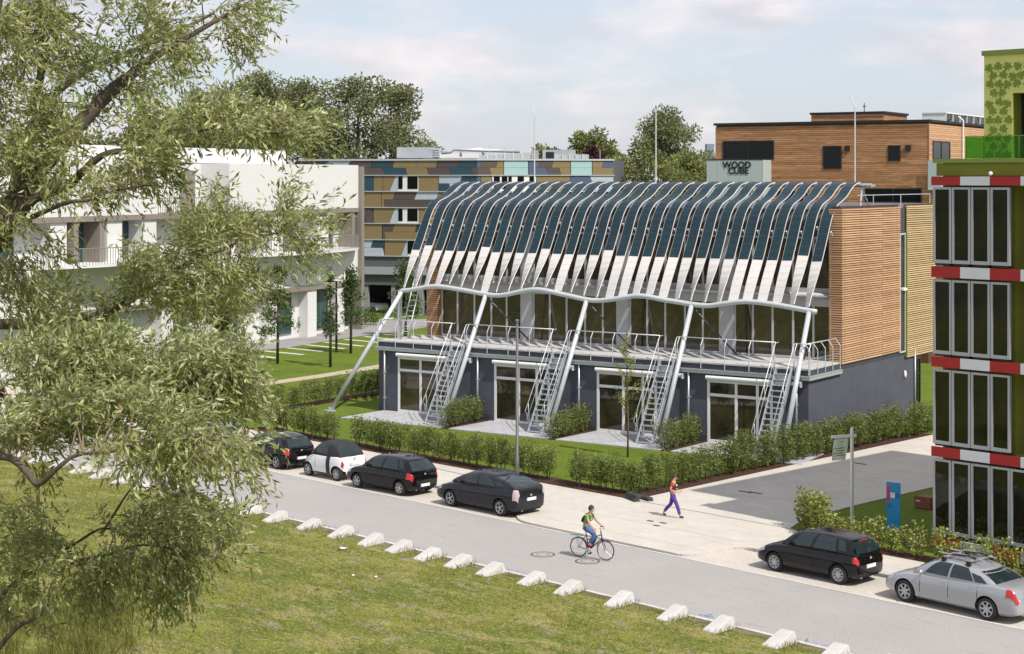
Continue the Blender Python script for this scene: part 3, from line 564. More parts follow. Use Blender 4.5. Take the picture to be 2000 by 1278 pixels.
# ------------------------------------------------------------------ timber-clad block
M_board = mat('red brown larch board', (.38, .190, .092), .8, var=.30, vscale=1.1, rnd=.22, stretch=(1, 1, 10), hue=((.44, .245, .13), .5), spec=.2)
M_pale = mat('pale translucent balcony glass', (.42, .48, .48), .25, 0, .5)
WO = Vector((.2454 * 110, 110, 0)); WANG = math.atan2(-FPX, 5600.0); WM = Matrix.Translation(WO) @ Matrix.Rotation(WANG, 4, 'Z')
WC = thing('timber_block', 'cubic apartment block clad in red brown timber boards with black windows', 'apartment block', WO, WANG)
MB().box(-14.95, -.03, .03, 14, 0, 15.7).build('wall', mat('board backing', (.10, .05, .025), .9), WC)
bh = .138
for k in range(int((15.7 - 8.7) / bh)):
    z = 8.7 + k * bh; cuts = sorted([-15.0] + [random.uniform(-14, -1) for _ in range(3)] + [0])
    for a, b in zip(cuts, cuts[1:]): BX(a + .003, b - .003, 0, .028, z, z + bh - .016).build('board', M_board, WC)
    BX(.0, .027, .001, 13.3, z, z + bh - .016).build('board', M_larch, WC) if True else None
BX(-.004, .035, -.03, -.002, 8.7, 15.7).build('corner_trim', M_board, WC)
BX(-15.1, .12, -.1, 14.1, 15.70, 15.86).build('roof_edge', M_black, WC)
for (a, b, c, d, n) in ((-14.44, -10.67, 13.34, 14.62, 1), (-7.17, -5.88, 12.67, 14.22, 0), (-2.71, -1.87, 13.18, 14.21, 0), (-4.27, -.47, 10.45, 11.40, 1), (-10.4, -8.2, 9.5, 11.2, 0)):
    glazing(WC, a, b, c, d, -.05, [(a + b) / 2] if n else [], [], fm=M_black, gm=M_glass2, fw=.08, depth=.08)
for a in (-5.65, -1.52): BX(a, a + .34, -.12, -.002, 13.86, 14.22).build('vent_hood', M_black, WC)
sw = glazing(WC, 0, 3.9, 13.27, 14.5, 0, [1.9], [], fm=M_black, gm=M_glass2, fw=.08, depth=.08); sw.location = (.08, .7, 0); sw.rotation_euler = (0, 0, R(90))
# balcony boxes with lettering
pl, pr = onplane(WM, 1381, 330, 1, -1.5).x, onplane(WM, 1490, 330, 1, -1.5).x
zt, zb = onplane(WM, 1430, 313, 1, -1.5).z, 10.6
bk = MB().box(pl, pr, -1.5, -1.46, zb, zt).box(pr - .04, pr, -1.458, -.002, zb, zt).box(pl, pl + .04, -1.458, -.002, zb, zt).build('balcony', M_pale, WC)
BX(pl, pr, -1.52, -1.44, zt + .001, zt + .06).build('rail', M_black, bk); BX(pl, pr, -1.455, -.002, zb - .15, zb).build('floor', M_frame, bk)
for k in range(6): BX(pl + k * (pr - pl) / 5 - .015, pl + k * (pr - pl) / 5 + .015, -1.512, -1.501, zb, zt).build('mullion', M_frame, bk)
def text_mesh(s, size, ext, m):
    cu = bpy.data.curves.new('lettering', 'FONT'); cu.body = s; cu.size = size; cu.extrude = ext; cu.offset = .03 * size
    to = bpy.data.objects.new('lettering', cu); COL.objects.link(to); dg = bpy.context.evaluated_depsgraph_get(); me = bpy.data.meshes.new_from_object(to.evaluated_get(dg)); bpy.data.objects.remove(to); me.materials.clear(); me.materials.append(m); return me
for s, px, py in (('WOOD', 1411.5, 328), ('CUBE', 1422, 339.5)):
    q = onplane(WM, px, py, 1, -1.53); to = ob('lettering', text_mesh(s, .60, .01, M_black), bk); to.location = (q.x, -1.53, q.z); to.rotation_euler = (R(90), 0, 0)
a, b = onplane(WM, 1822, 330, 0, .9), onplane(WM, 1846, 330, 0, .9)
BX(.86, .90, -.3, 5.2, 11.5, 13.2).build('balcony', M_pale, WC); BX(.03, .858, -.3, 5.2, 11.3, 11.498).build('balcony_floor', M_frame, WC); BX(.03, .858, -.3, -.26, 11.5, 13.2).build('balcony_side', M_pale, WC)
# roof house, rails, mast
pa, pb = onplane(WM, 1585, 225, 1, 3.5), onplane(WM, 1726, 225, 1, 3.5)
ph = BX(pa.x, pb.x, 3.5, 8.6, 15.86, 16.45).build('roof_house', M_board, WC); BX(pa.x - .1, pb.x + .1, 3.4, 8.7, 16.452, 16.60).build('roof_edge', M_black, ph)
for k in range(4): BX(pa.x - .015, pb.x + .015, 3.47, 3.498, 15.87 + k * .145, 15.99 + k * .145).build('board', M_board, ph)
qm = onplane(WM, 1688, 216, 1, 6); MB().tube([(qm.x, 6, 16.5), (qm.x, 6, 17.3)], .03, 6).tube([(qm.x - .1, 6, 17.05), (qm.x + .12, 6, 17.05)], .03, 5).build('mast', M_black, WC)
so = ob('solar_collector', None, WC)
for k in range(7): BX(-1.9, -.4, 5 + k * 1.7, 6.6 + k * 1.7, 15.95, 16.42).build('collector', M_glass2, so); BX(-1.95, -.3, 4.95 + k * 1.7, 5.0 + k * 1.7, 15.88, 16.5).build('post', M_white, so)
BX(-1.95, -.3, 4.9, 17, 16.43, 16.52).build('rail', M_white, so)
MB().tube([(.15, 7.4, 9), (.15, 7.4, 16.0), (-.2, 7.4, 16.3)], .06, 8).build('downpipe', M_white, WC)
# ------------------------------------------------------------------ patchwork panel building
PAL = dict(g=mat('ochre panel', (.225, .168, .075), .55, var=.05, rnd=.06), b=mat('brown panel', (.085, .066, .060), .55, var=.05, rnd=.08), t=mat('petrol panel', (.022, .062, .088), .5, var=.05, rnd=.08), p=mat('pale blue panel', (.42, .47, .53), .55, var=.04, rnd=.04), m=mat('mint panel', (.33, .50, .50), .5, var=.04), u=mat('slate blue panel', (.075, .105, .17), .5, var=.05))
def facade(K, E):
    d = (E - K); ang = math.atan2(d.y, d.x); return Matrix.Translation((K.x, K.y, 0)) @ Matrix.Rotation(ang, 4, 'Z'), ang, Vector((d.x, d.y, 0)).length
K0, KL, KR = atY(931, 350, 148), atY(585, 350, 153), atY(1198, 350, 151)
KZ = [13.66, 12.33, 10.90, 9.48, 8.06, 6.62, 5.18]
CB = thing('apartment_building', 'apartment building faced with ochre, brown and petrol patchwork panels', 'apartment building')
bk_ = MB().prism([(KL.x, KL.y, 2.6), (K0.x, K0.y, 2.6), (KR.x, KR.y, 2.6), (KR.x + 2, KR.y + 14, 2.6), (KL.x, KL.y + 16, 2.6)], (0, 0, 11.1)).build('wall', mat('dark panel backing', (.10, .10, .11), .8), CB)
ML, aL, lL = facade(KL, K0); MR, aR, lR = facade(K0, KR)
z8 = lambda x: 680 + x / 3.7037
def panel(Mf, row, sub, t0, t1, b0, b1, c, y=-.06):
    zt, zb = KZ[row] - .05, KZ[row + 1] + .05; zm = (zt + zb) / 2
    if sub == 1: zb = zm + .008
    if sub == 2: zt = zm - .008
    q = [onplane(Mf, z8(a), 350, 1, 0).x for a in (t0, t1, b1, b0)]
    o = MB().prism([(q[0] + .012, y, zt), (q[1] - .012, y, zt), (q[2] - .012, y, zb), (q[3] + .012, y, zb)], (0, .05, 0)).build('facade_panel', PAL[c], CB); o.matrix_local = Mf
for a in ((0, 1, -300, -140, -220, -60, 'b'), (0, 1, -140, 20, -180, -10, 'p'), (0, 1, 20, 175, -10, 165, 'b'), (0, 1, 180, 335, 165, 325, 't'), (0, 1, 335, 500, 325, 490, 'g'), (0, 1, 500, 650, 490, 635, 'g'), (0, 1, 655, 812, 635, 795, 'b'), (0, 1, 812, 929, 795, 929, 't'),
          (0, 2, -300, 0, -300, -20, 'g'), (0, 2, 0, 95, -20, 120, 'p'), (0, 2, 95, 245, 120, 270, 'b'), (0, 2, 245, 415, 270, 430, 't'), (0, 2, 415, 568, 430, 585, 'g'), (0, 2, 568, 730, 585, 748, 'b'), (0, 2, 730, 890, 748, 910, 't'), (0, 2, 890, 929, 910, 929, 'b'),
          (1, 0, 60, 184, 60, 184, 't'), (1, 0, 186, 252, 186, 252, 'g'), (1, 0, 254, 346, 254, 302, 'g'), (1, 0, 346, 362, 302, 362, 'p'), (1, 0, 512, 655, 492, 655, 'g'), (1, 1, 658, 828, 658, 806, 'p'), (1, 1, 828, 929, 806, 929, 't'), (1, 2, 658, 730, 658, 750, 't'), (1, 2, 730, 929, 750, 929, 'p'),
          (2, 0, 60, 120, 60, 88, 'p'), (2, 0, 120, 240, 88, 240, 'g'), (2, 1, 243, 340, 243, 325, 'g'), (2, 1, 340, 500, 325, 480, 'b'), (2, 1, 500, 655, 480, 640, 'p'), (2, 1, 655, 929, 640, 929, 'g'), (2, 2, 243, 258, 243, 266, 'g'), (2, 2, 258, 560, 266, 575, 'b'), (2, 2, 560, 929, 575, 929, 'b'),
          (3, 1, 60, 182, 60, 165, 'b'), (3, 2, 60, 120, 60, 135, 't'), (3, 2, 120, 184, 135, 184, 'b'), (3, 0, 186, 340, 186, 300, 'g'), (3, 0, 340, 362, 300, 362, 'p'), (3, 0, 516, 929, 500, 929, 'g'),
          (4, 0, 60, 120, 60, 92, 'p'), (4, 0, 120, 246, 92, 246, 'g'), (4, 1, 250, 338, 250, 322, 'b'), (4, 1, 338, 500, 322, 485, 'g'), (4, 1, 500, 560, 485, 540, 't'), (4, 2, 250, 262, 250, 270, 'b'), (4, 2, 262, 560, 270, 560, 'g'),
          (5, 1, 60, 182, 60, 165, 'p'), (5, 1, 182, 262, 165, 262, 't'), (5, 2, 60, 90, 60, 112, 'g'), (5, 2, 90, 250, 112, 262, 'p'), (5, 0, 266, 425, 266, 385, 'g'), (5, 0, 425, 432, 385, 432, 'p'), (5, 0, 515, 929, 515, 929, 'b')): panel(ML, *a)
for a in ((0, 1, 932, 965, 932, 950, 'u'), (0, 1, 965, 1080, 950, 1068, 'b'), (0, 1, 1080, 1122, 1068, 1122, 'g'), (0, 2, 932, 1020, 932, 1035, 'b'), (0, 2, 1020, 1122, 1035, 1122, 'g'), (0, 1, 1126, 1300, 1126, 1300, 'm'), (0, 2, 1126, 1300, 1126, 1300, 'm'), (0, 1, 1306, 1386, 1306, 1375, 'u'), (0, 1, 1386, 1482, 1375, 1470, 'b'), (0, 1, 1482, 1606, 1470, 1606, 'g'),
          (0, 2, 1306, 1430, 1306, 1445, 'u'), (0, 2, 1430, 1526, 1445, 1540, 'b'), (0, 2, 1526, 1606, 1540, 1606, 'g'), (0, 1, 1610, 1762, 1610, 1762, 'm'), (0, 2, 1610, 1762, 1610, 1762, 'm'), (0, 1, 1766, 1845, 1766, 1836, 'g'), (0, 1, 1845, 1918, 1836, 1918, 'u'), (0, 2, 1766, 1918, 1766, 1918, 'g'),
          (1, 0, 932, 958, 932, 958, 'u'), (1, 0, 960, 1040, 960, 1040, 'g'), (1, 0, 1360, 1604, 1370, 1604, 'g'), (1, 0, 1606, 1745, 1606, 1790, 'u'), (1, 0, 1745, 1918, 1790, 1918, 'p')): panel(MR, *a)
for Mf, ln in ((ML, lL), (MR, lR)):
    for i, z in enumerate(KZ):
        o = BX(-.05, ln + .05, -.16, 0, z - .035, z + .035 + (.08 if i == 0 else 0)).build('ledge', mat('pale ledge', (.45, .48, .50), .5), CB); o.matrix_local = Mf
def cwin(Mf, row, x0, x1, panes):
    a, b = onplane(Mf, z8(x0), 350, 1, 0).x, onplane(Mf, z8(x1), 350, 1, 0).x; zt, zb = KZ[row] - .05, KZ[row + 1] + .05
    f = BX(a, b, -.07, .0, zb, zt).build('window', M_white, CB); f.matrix_local = Mf
    for p0, p1 in panes: BX(onplane(Mf, z8(p0), 350, 1, 0).x, onplane(Mf, z8(p1), 350, 1, 0).x, -.10, -.071, zb + .18, zt - .04).build('pane', M_glass2, f)
for row in (1, 3): cwin(ML, row, 362, 510, ((366, 396), (432, 505)))
cwin(ML, 5, 432, 514, ((434, 505),))
cwin(MR, 1, 1042, 1358, ((1110, 1150), (1158, 1182), (1224, 1270), (1310, 1342), (1052, 1096)))
# open ground storey: slab, columns, dark recess
o = BX(0, lL, -.3, 3, 3.55, 4.2).build('floor_slab', mat('grey blue slab', (.30, .33, .36), .7), CB); o.matrix_local = ML
o = BX(0, lL, .2, .5, 4.2, KZ[6]).build('glazed_storey', M_glass2, CB); o.matrix_local = ML
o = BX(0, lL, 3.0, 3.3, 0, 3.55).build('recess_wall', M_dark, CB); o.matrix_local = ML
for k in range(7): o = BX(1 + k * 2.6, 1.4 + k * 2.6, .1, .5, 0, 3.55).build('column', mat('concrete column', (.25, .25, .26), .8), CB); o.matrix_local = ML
# roof plant
def rbox(px0, px1, py0, py1, Y, m, name, dep=3.0):
    a, b = atY(px0, py1, Y), atY(px1, py0, Y); return BX(a.x, b.x, Y, Y + dep, a.z, b.z).build(name, m, CB)
M_duct = mat('sheet metal', (.46, .49, .52), .45, .4, var=.15, vscale=.8)
rbox(775, 846, 288, 309, 156, M_duct, 'plant_room'); rbox(846, 858, 290, 309, 156, M_frame, 'louvre'); rbox(858, 935, 300, 309, 158, M_white, 'duct')
for k in range(4): rbox(846.5, 857.5, 291 + k * 4.5, 293.5 + k * 4.5, 155.9, M_duct, 'louvre_blade', .1)
pj = [(862, 299, 157), (880, 297, 157), (886, 292, 157), (1015, 296, 157)]; MB().tube([atY(*p) for p in pj], .16, 8).build('pipe', M_duct, CB, smooth=True)
pj = [(900, 306, 157), (900, 293, 157), (940, 291, 157), (945, 303, 157)]; MB().tube([atY(*p) for p in pj], .13, 8).build('pipe', M_duct, CB, smooth=True)
for k in range(6):
    a, b = 935 + k * 17, 950 + k * 17; rbox(a, b, 304 - k * 1.2, 311, 153 , M_pale, 'skylight', .6); rbox(a - 1, a, 303 - k * 1.2, 311, 152.9, M_white, 'skylight_bar', .8)
rbox(1038, 1052, 294, 311, 156, M_duct, 'plant_room'); rbox(1060, 1124, 293, 311, 157, M_duct, 'plant_room'); rbox(1066, 1082, 297, 309, 156.9, M_black, 'louvre', .09)
for k in range(5): rbox(1086 + k * 13, 1098 + k * 13, 302, 312, 153, M_pale, 'skylight', .6); rbox(1085 + k * 13, 1086 + k * 13, 301, 312, 152.9, M_white, 'skylight_bar', .8)
for px, t in ((956, 284), (985, 287), (1065, 276), (1172, 294)): MB().tube([atY(px, 312, 155), atY(px, t, 155)], .03, 5).build('mast', M_frame, CB)
# ------------------------------------------------------------------ white building with curved balconies
M_plast = mat('white plaster', (.66, .66, .655), .8, var=.02, spec=.2); M_taupe = mat('taupe metal', (.235, .205, .18), .6, var=.04); M_teal = mat('teal curtain glass', (.03, .07, .075), .08, 0, .7)
VO = atY(700, 640, 135); VO.z = 0; VANG = math.atan2(.911, .412)
WB = thing('white_building', 'long white plastered building with taupe bands and curved balconies', 'building', VO, VANG)
w = MB().box(-52, -26.5, 0, 10, 9.72, 13.15).box(-18.2, -.02, 0, 10, 9.72, 13.1).box(-26.498, -18.202, 2.4, 9.9, 9.72, 13.0).box(-52, -6, 3, 11, 13.15, 14.2)
w.box(-52, -.02, 1.3, 10, 6.6, 9.38).box(-52, -.02, .05, 10, 3.95, 6.598).box(-52, -.02, .9, 10, 0, 3.6)
for x in (-37.0, -31.6, -28.0, -12.6, -6.0): w.box(x, x + 1.5, .1, 1.298, 6.6, 9.379)
for x in (-26, -20, -13.0, -7.6, -3.4): w.box(x, x + 1.3, .08, .898, 0, 3.599)
w.build('wall', M_plast, WB)
BX(-52, .0, -.04, 1.32, 9.38, 9.718).build('band', M_taupe, WB); BX(-52, .0, -.03, .95, 3.602, 3.948).build('band', M_taupe, WB); BX(-.018, .42, -.3, 9, 0, 13.0).build('end_fin', M_taupe, WB)
for x in (-42, -34.9, -32.4, -15.5, -9.4, -.9): BX(x, x + .45, .05, 1.298, 6.6, 9.379).build('column', M_taupe, WB)
for (x, n) in ((-41, 2), (-34.5, 2), (-29.5, 1), (-15, 2), (-11, 1), (-4.0, 2)):
    f = BX(x, x + 2.1, 1.22, 1.298, 6.75, 9.3).build('window', M_taupe, WB)
    for j in range(2): BX(x + .08 + j * 1.0, x + 1.0 + j * 1.0, 1.19, 1.218, 6.85, 9.22).build('pane', M_teal, f)
for x in (-24.4, -18.2, -11.0, -5.6, -2.0):
    f = BX(x, x + 2.3, .82, .898, .4, 3.45).build('window', M_taupe, WB)
    for j in range(2): BX(x + .08 + j * 1.1, x + 1.1 + j * 1.1, .79, .818, .5, 3.38).build('pane', M_teal, f)
f = BX(-25.4, -24.4, 2.3, 2.398, 9.75, 12.2).build('door', M_taupe, WB); BX(-25.3, -24.5, 2.27, 2.298, 9.85, 12.1).build('pane', M_glass2, f); BX(-20.6, -19.0, 2.28, 2.398, 9.75, 12.6).build('door', M_taupe, WB)
def balcony(x0, x1, z, dep):
    n = 26; pts = []
    for k in range(n + 1):
        t = k / n; pts.append((x0 + (x1 - x0) * t, -dep * math.sin(math.pi * t) ** .55 - .02))
    b = MB().prism([(p[0], p[1], z - .16) for p in pts] + [(x1, 1.2, z - .16), (x0, 1.2, z - .16)], (0, 0, .16)).build('balcony', M_plast, WB)
    ro = MB().tube([(p[0], p[1] + .05, z + 1.0) for p in pts], .03, 6).build('rail', M_taupe, b)
    for k in range(int((x1 - x0) / .24)):
        t = (k + .5) * .24 / (x1 - x0); y = -dep * math.sin(math.pi * t) ** .55 + .03; xx = x0 + (x1 - x0) * t; BX(xx - .02, xx + .02, y - .012, y + .012, z - .12, z + .98).build('baluster', M_taupe, b)
balcony(-38.7, -26.6, 6.82, 1.9); balcony(-16.2, -.4, 6.62, 1.9)
rr = ob('railing', None, WB); MB().tube([(-26.4, .1, 10.75), (-18.3, .1, 10.75)], .03, 6).build('rail', M_taupe, rr)
for k in range(34): BX(-26.3 + k * .24, -26.26 + k * .24, .09, .115, 9.72, 10.73).build('baluster', M_taupe, rr)
# garden gate and fence behind the slatted end
gf = thing('garden_gate', 'brown timber board gate between the slatted house end and the green house', 'gate', Hs(24.2, 16.4, .05), HANG)
for k in range(5): BX(.0 + k * .15, .14 + k * .15, 0, .04, .1, 2.3).build('board', M_larch, gf)
BX(-.12, -.005, -.03, .09, 0, 3.0).build('post', M_larch, gf); BX(.752, .87, -.03, .09, 0, 3.0).build('post', M_larch, gf)
# ------------------------------------------------------------------ vegetation
def leaf_mesh(name, base, d, length, width, tint, m, up=None, fold=.25):
    """one mesh of many leaves: base points, directions, sizes and tints given as arrays"""
    n = len(base); d = d / (np.linalg.norm(d, axis=1, keepdims=True) + 1e-9)
    r = RNG.normal(size=(n, 3)) if up is None else up
    s = np.cross(d, r); s /= (np.linalg.norm(s, axis=1, keepdims=True) + 1e-9); nr = np.cross(s, d)
    L = np.asarray(length).reshape(-1, 1) * np.ones((n, 1)); Wd = np.asarray(width).reshape(-1, 1) * np.ones((n, 1))
    v = np.empty((n, 4, 3)); v[:, 0] = base; mid = base + d * L * .45
    v[:, 1] = mid + s * Wd * .5 + nr * Wd * fold; v[:, 2] = base + d * L; v[:, 3] = mid - s * Wd * .5 + nr * Wd * fold
    me = bpy.data.meshes.new(name); me.vertices.add(4 * n); me.vertices.foreach_set('co', v.astype(np.float32).ravel())
    me.loops.add(6 * n); me.polygons.add(2 * n); b = (np.arange(n) * 4)[:, None]
    me.loops.foreach_set('vertex_index', (b + np.array([[0, 1, 2, 0, 2, 3]])).astype(np.int32).ravel()); me.polygons.foreach_set('loop_start', (np.arange(2 * n) * 3).astype(np.int32)); me.polygons.foreach_set('loop_total', np.full(2 * n, 3, np.int32))
    me.update(); me.validate()
    at_ = me.color_attributes.new('tint', 'FLOAT_COLOR', 'POINT'); c = np.ones((n, 4, 4), np.float32); c[:, :, :3] = np.asarray(tint).reshape(n, 1, 3); at_.data.foreach_set('color', c.ravel()); me.materials.append(m); return me
def tints(n, lo=.65, hi=1.35, pale=0., palec=(1.9, 1.75, 2.3)):
    t = RNG.uniform(lo, hi, (n, 1)) * np.array([[1, 1, 1]]) * (1 + RNG.normal(0, .07, (n, 3)))
    if pale: k = RNG.random(n) < pale; t[k] = np.array(palec) * RNG.uniform(.8, 1.15, (k.sum(), 1))
    return np.clip(t, .2, 4)
def rand_in(n, c, r):
    p = RNG.normal(size=(n, 3)); p /= np.linalg.norm(p, axis=1, keepdims=True); return np.array(c) + p * (RNG.random((n, 1)) ** .42) * np.array(r)
M_bark = mat('grey brown bark', (.085, .066, .050), .9, var=.35, vscale=5, bump=.6, bscale=14, stretch=(1, 1, .3)); M_barkp = mat('pale twig bark', (.20, .15, .10), .9, var=.3, vscale=8)
M_lhedge = mat('hedge leaf', (.150, .185, .042), .42, 0, .45, trans=.22, tint=True); M_lyoung = mat('young tree leaf', (.090, .135, .042), .5, 0, .4, trans=.22, tint=True)
M_lfar = mat('far tree leaf', (.215, .235, .105), .6, 0, .3, trans=.36, tint=True); M_lfar2 = mat('far yellow green leaf', (.215, .240, .075), .6, 0, .3, trans=.32, tint=True)
M_lpurp = mat('purple beech leaf', (.075, .022, .032), .6, 0, .3, trans=.2, tint=True); M_lbright = mat('light green shrub leaf', (.25, .28, .060), .45, 0, .4, trans=.25, tint=True)
M_lwil = mat('willow leaf', (.305, .330, .115), .42, 0, .5, trans=.42, tint=True)
# -- hedge plants: a few shared shapes, every plant an object
def plant_meshes(h, w, nl, ls, m, stem_h, nv=4, bare=.28, lw=.5):
    out = []
    for k in range(nv):
        ns = random.randint(2, 4); mb = MB(); P = []; D = []
        for s in range(ns):
            a = random.uniform(0, 6.28); p = [(random.uniform(-.03, .03), random.uniform(-.03, .03), 0)]; hh = h * random.uniform(.75, 1.05)
            for q in range(1, 5): p.append((p[-1][0] + math.cos(a) * w * .10 * random.random(), p[-1][1] + math.sin(a) * w * .10 * random.random(), hh * q / 4))
            mb.tube(p, [.012, .011, .009, .006, .003], 5)
            for _ in range(nl // ns):
                t = random.uniform(bare, 1.0); i = min(3, int(t * 4)); f = t * 4 - i; c = Vector(p[i]).lerp(Vector(p[i + 1]), f); r = w * .5 * (1.05 - .55 * abs(t - .6) / .5) * random.random() ** .5; b = random.uniform(0, 6.28)
                P.append((c.x + math.cos(b) * r, c.y + math.sin(b) * r, c.z + random.uniform(-.04, .06))); D.append((math.cos(b), math.sin(b), random.uniform(-.3, .9)))
        n = len(P); P = np.array(P); D = np.array(D) + RNG.normal(0, .35, (n, 3)); cl = np.sin(P[:, 0] * 17 + k) * np.cos(P[:, 2] * 11 + k * 2); t = tints(n, .7, 1.3, .05, (1.6, 1.6, 1.9)) * (1 + .22 * cl[:, None])
        out.append((leaf_mesh('foliage', P, D, RNG.uniform(.7, 1.3, n) * ls, RNG.uniform(.8, 1.2, n) * ls * lw, t, m), mb.mesh('stem', M_bark)))
    return out
PH = plant_meshes(1.30, .55, 420, .085, M_lhedge, .3, 5, .22, .55); PB = plant_meshes(1.25, .85, 620, .09, M_lhedge, .2, 3, .06, .55); PD = plant_meshes(1.35, .62, 620, .088, M_lhedge, .2, 4, .08, .55); PL = plant_meshes(1.25, .60, 170, .115, M_lbright, .3, 5, .12, .8)
def place_plant(parent, ms, loc, s=1., name='hedge_plant'):
    fo, stm = random.choice(ms); o = ob(name, None, parent, loc, random.uniform(0, 6.28)); ob('foliage', fo, o); sz = s * random.uniform(.85, 1.12); o.scale = (s * random.uniform(.9, 1.1), s * random.uniform(.9, 1.1), sz); ob('stem', stm, o); return o
def hedge(label, path, ms, step=.42, s=1., jit=.08, miss=0.):
    h = thing('hedge', label, 'hedge', path[0])
    for a, b in zip(path, path[1:]):
        a, b = Vector(a), Vector(b); n = max(1, round((b - a).length / step))
        for k in range(n):
            if random.random() < miss: continue
            p = a.lerp(b, k / n) - Vector(path[0]); place_plant(h, ms, (p.x + random.uniform(-jit, jit), p.y + random.uniform(-jit, jit), 0), s)
    return h
z_ = .07
hedge('thin leafy hedge on bare stems between the pavement and lawn behind the parked hatchbacks', [T(-22.3, 11.75, z_), T(-9.7, 11.75, z_)], PH, .32, 1.04, jit=.2)
hedge('short thin hedge of young plants behind the small white convertible car', [T(-29, 11.8, z_), T(-23.6, 11.8, z_)], PH, .34, 1.05, jit=.2)
hedge('thin hedge of young plants on bare stems at the pavement corner by the walking person', [T(-8.9, 11.75, z_), T(-5.9, 11.75, z_), T(-5.75, 13.5, z_), T(-6.0, 17, z_)], PH, .31, 1.03, .2)
hedge('dense green hedge along the slate side wall beside the side path', [T(-6.05, 17.3, z_), T(-6.35, 23.7, z_), T(-6.7, 28, z_), T(-6.9, 36, z_)], PD, .36, 1.08, .16)
hedge('long leafy hedge on bare stems beside the gravel path behind the first strut', [at(470, 819, z_), at(563, 799, z_), at(745, 768.5, z_), at(760, 766, z_)], PH, .38, 1.02, .14)
for k, x in enumerate((6.35, 12.45, 18.35)):
    h = thing('hedge', ('dense dark hedge block between the first and second terrace', 'dense dark hedge block between the second and third terrace', 'dense dark hedge block between the third and fourth terrace')[k], 'hedge', Hs(x, 0, .08))
    for j in range(7):
        d = Hs(x + .12 * (j % 2) + .05, -.35 - j * .42, .08) - Hs(x, 0, .08); place_plant(h, PB, (d.x, d.y, 0), 1.0)
lab = ['light green shrub with large leaves at the corner of the bed, bushiest of the row', 'light green shrub with large leaves in the bed beside the white sign post', 'light green shrub with large leaves in front of the blue sign', 'slender light green shrub on thin stems in the bed by the green house', 'light green shrub in the bed in front of the dark glass panels']
for k in range(21):
    u = 2.5 + k * .52; v = 11.45 - .26 * k if k < 5 else 10.35; s = 1.15 if k < 3 else random.uniform(.75, 1.05)
    if k in (9, 11): s = .9
    p = T(u + random.uniform(-.1, .1), v + random.uniform(-.1, .15), z_); r = thing('shrub', lab[0 if k < 1 else (1 if k < 4 else (2 if k < 7 else (3 if k < 10 else 4)))], 'shrub', p, 0, 'light green shrubs in the bed along the green house')
    for j in range(2 if k < 6 else 1): place_plant(r, PL, (random.uniform(-.12, .12), random.uniform(-.12, .12), 0), s, 'clump')
# -- trees: trunk, limbs and a crown of leaf faces
def blob_crown(name, blobs, nleaf, size, m, parent, lo=.6, hi=1.3, width=.62, gap=None):
    """blobs: (centre, radii); leaves sit mostly in the outer shell so light and gaps show"""
    vol = np.array([b[1][0] * b[1][1] * b[1][2] for b in blobs]) ** .75; cnt = (nleaf * vol / vol.sum()).astype(int); P = []; D = []; Tn = []
    for (c, r), n in zip(blobs, cnt):
        p = rand_in(n, c, r); P.append(p); d = (p - np.array(c)) / np.array(r); D.append(d + RNG.normal(0, .55, d.shape)); Tn.append(np.full(n, random.uniform(.78, 1.2)))
    P = np.vstack(P); D = np.vstack(D); Tn = np.concatenate(Tn); n = len(P); t = tints(n, lo, hi) * Tn[:, None]
    return ob(name, leaf_mesh(name, P, D, RNG.uniform(.7, 1.3, n) * size, RNG.uniform(.7, 1.3, n) * size * width, t, m), parent)
def crown_blobs(h0, h1, rx, ry, n, rs, shape=.5):
    out = []
    for k in range(n):
        t = random.random(); z = h0 + (h1 - h0) * t; prof = math.sin(math.pi * min(1, max(.04, t * .9 + .08))) ** shape; a = random.uniform(0, 6.28); q = random.random() ** .5 * prof
        s = rs * random.uniform(.65, 1.2); out.append(((math.cos(a) * rx * q, math.sin(a) * ry * q, z), (s, s, s * .75)))
    return out
def tree(label, loc, h, r, hb, nleaf, ls, m, nb=40, rs=None, group=None, name='tree', shape=.5, trunk_r=.3, bark=None, cat='tree', limbs=6):
    t = thing(name, label, cat, loc, 0, group); rs = rs or r * .3; B = crown_blobs(hb, h - rs * .6, r * .85, r * .85, nb, rs, shape)
    MB().tube([(0, 0, -.1), (.1 * trunk_r, 0, h * .3), (-.2 * trunk_r, .1, h * .6), (0, 0, h * .85)], [trunk_r, trunk_r * .8, trunk_r * .5, trunk_r * .15], 9).build('trunk', bark or M_bark, t, smooth=True)
    for c, rr in random.sample(B, min(limbs, len(B))):
        z0 = max(h * .12, min(c[2] * .7, h * .6)); MB().tube([(0, 0, z0), (c[0] * .45, c[1] * .45, (z0 + c[2]) * .5 + .1 * h * .2), c], [trunk_r * .42, trunk_r * .28, trunk_r * .08], 6).build('limb', bark or M_bark, t, smooth=True)
    blob_crown('crown', B, nleaf, ls, m, t); return t
def gz(px, Y): return Vector(((px - 1000) / FPX * Y, Y, 0))
def hpx(py, Y): return CAM_H - (py - HOR) / FPX * Y
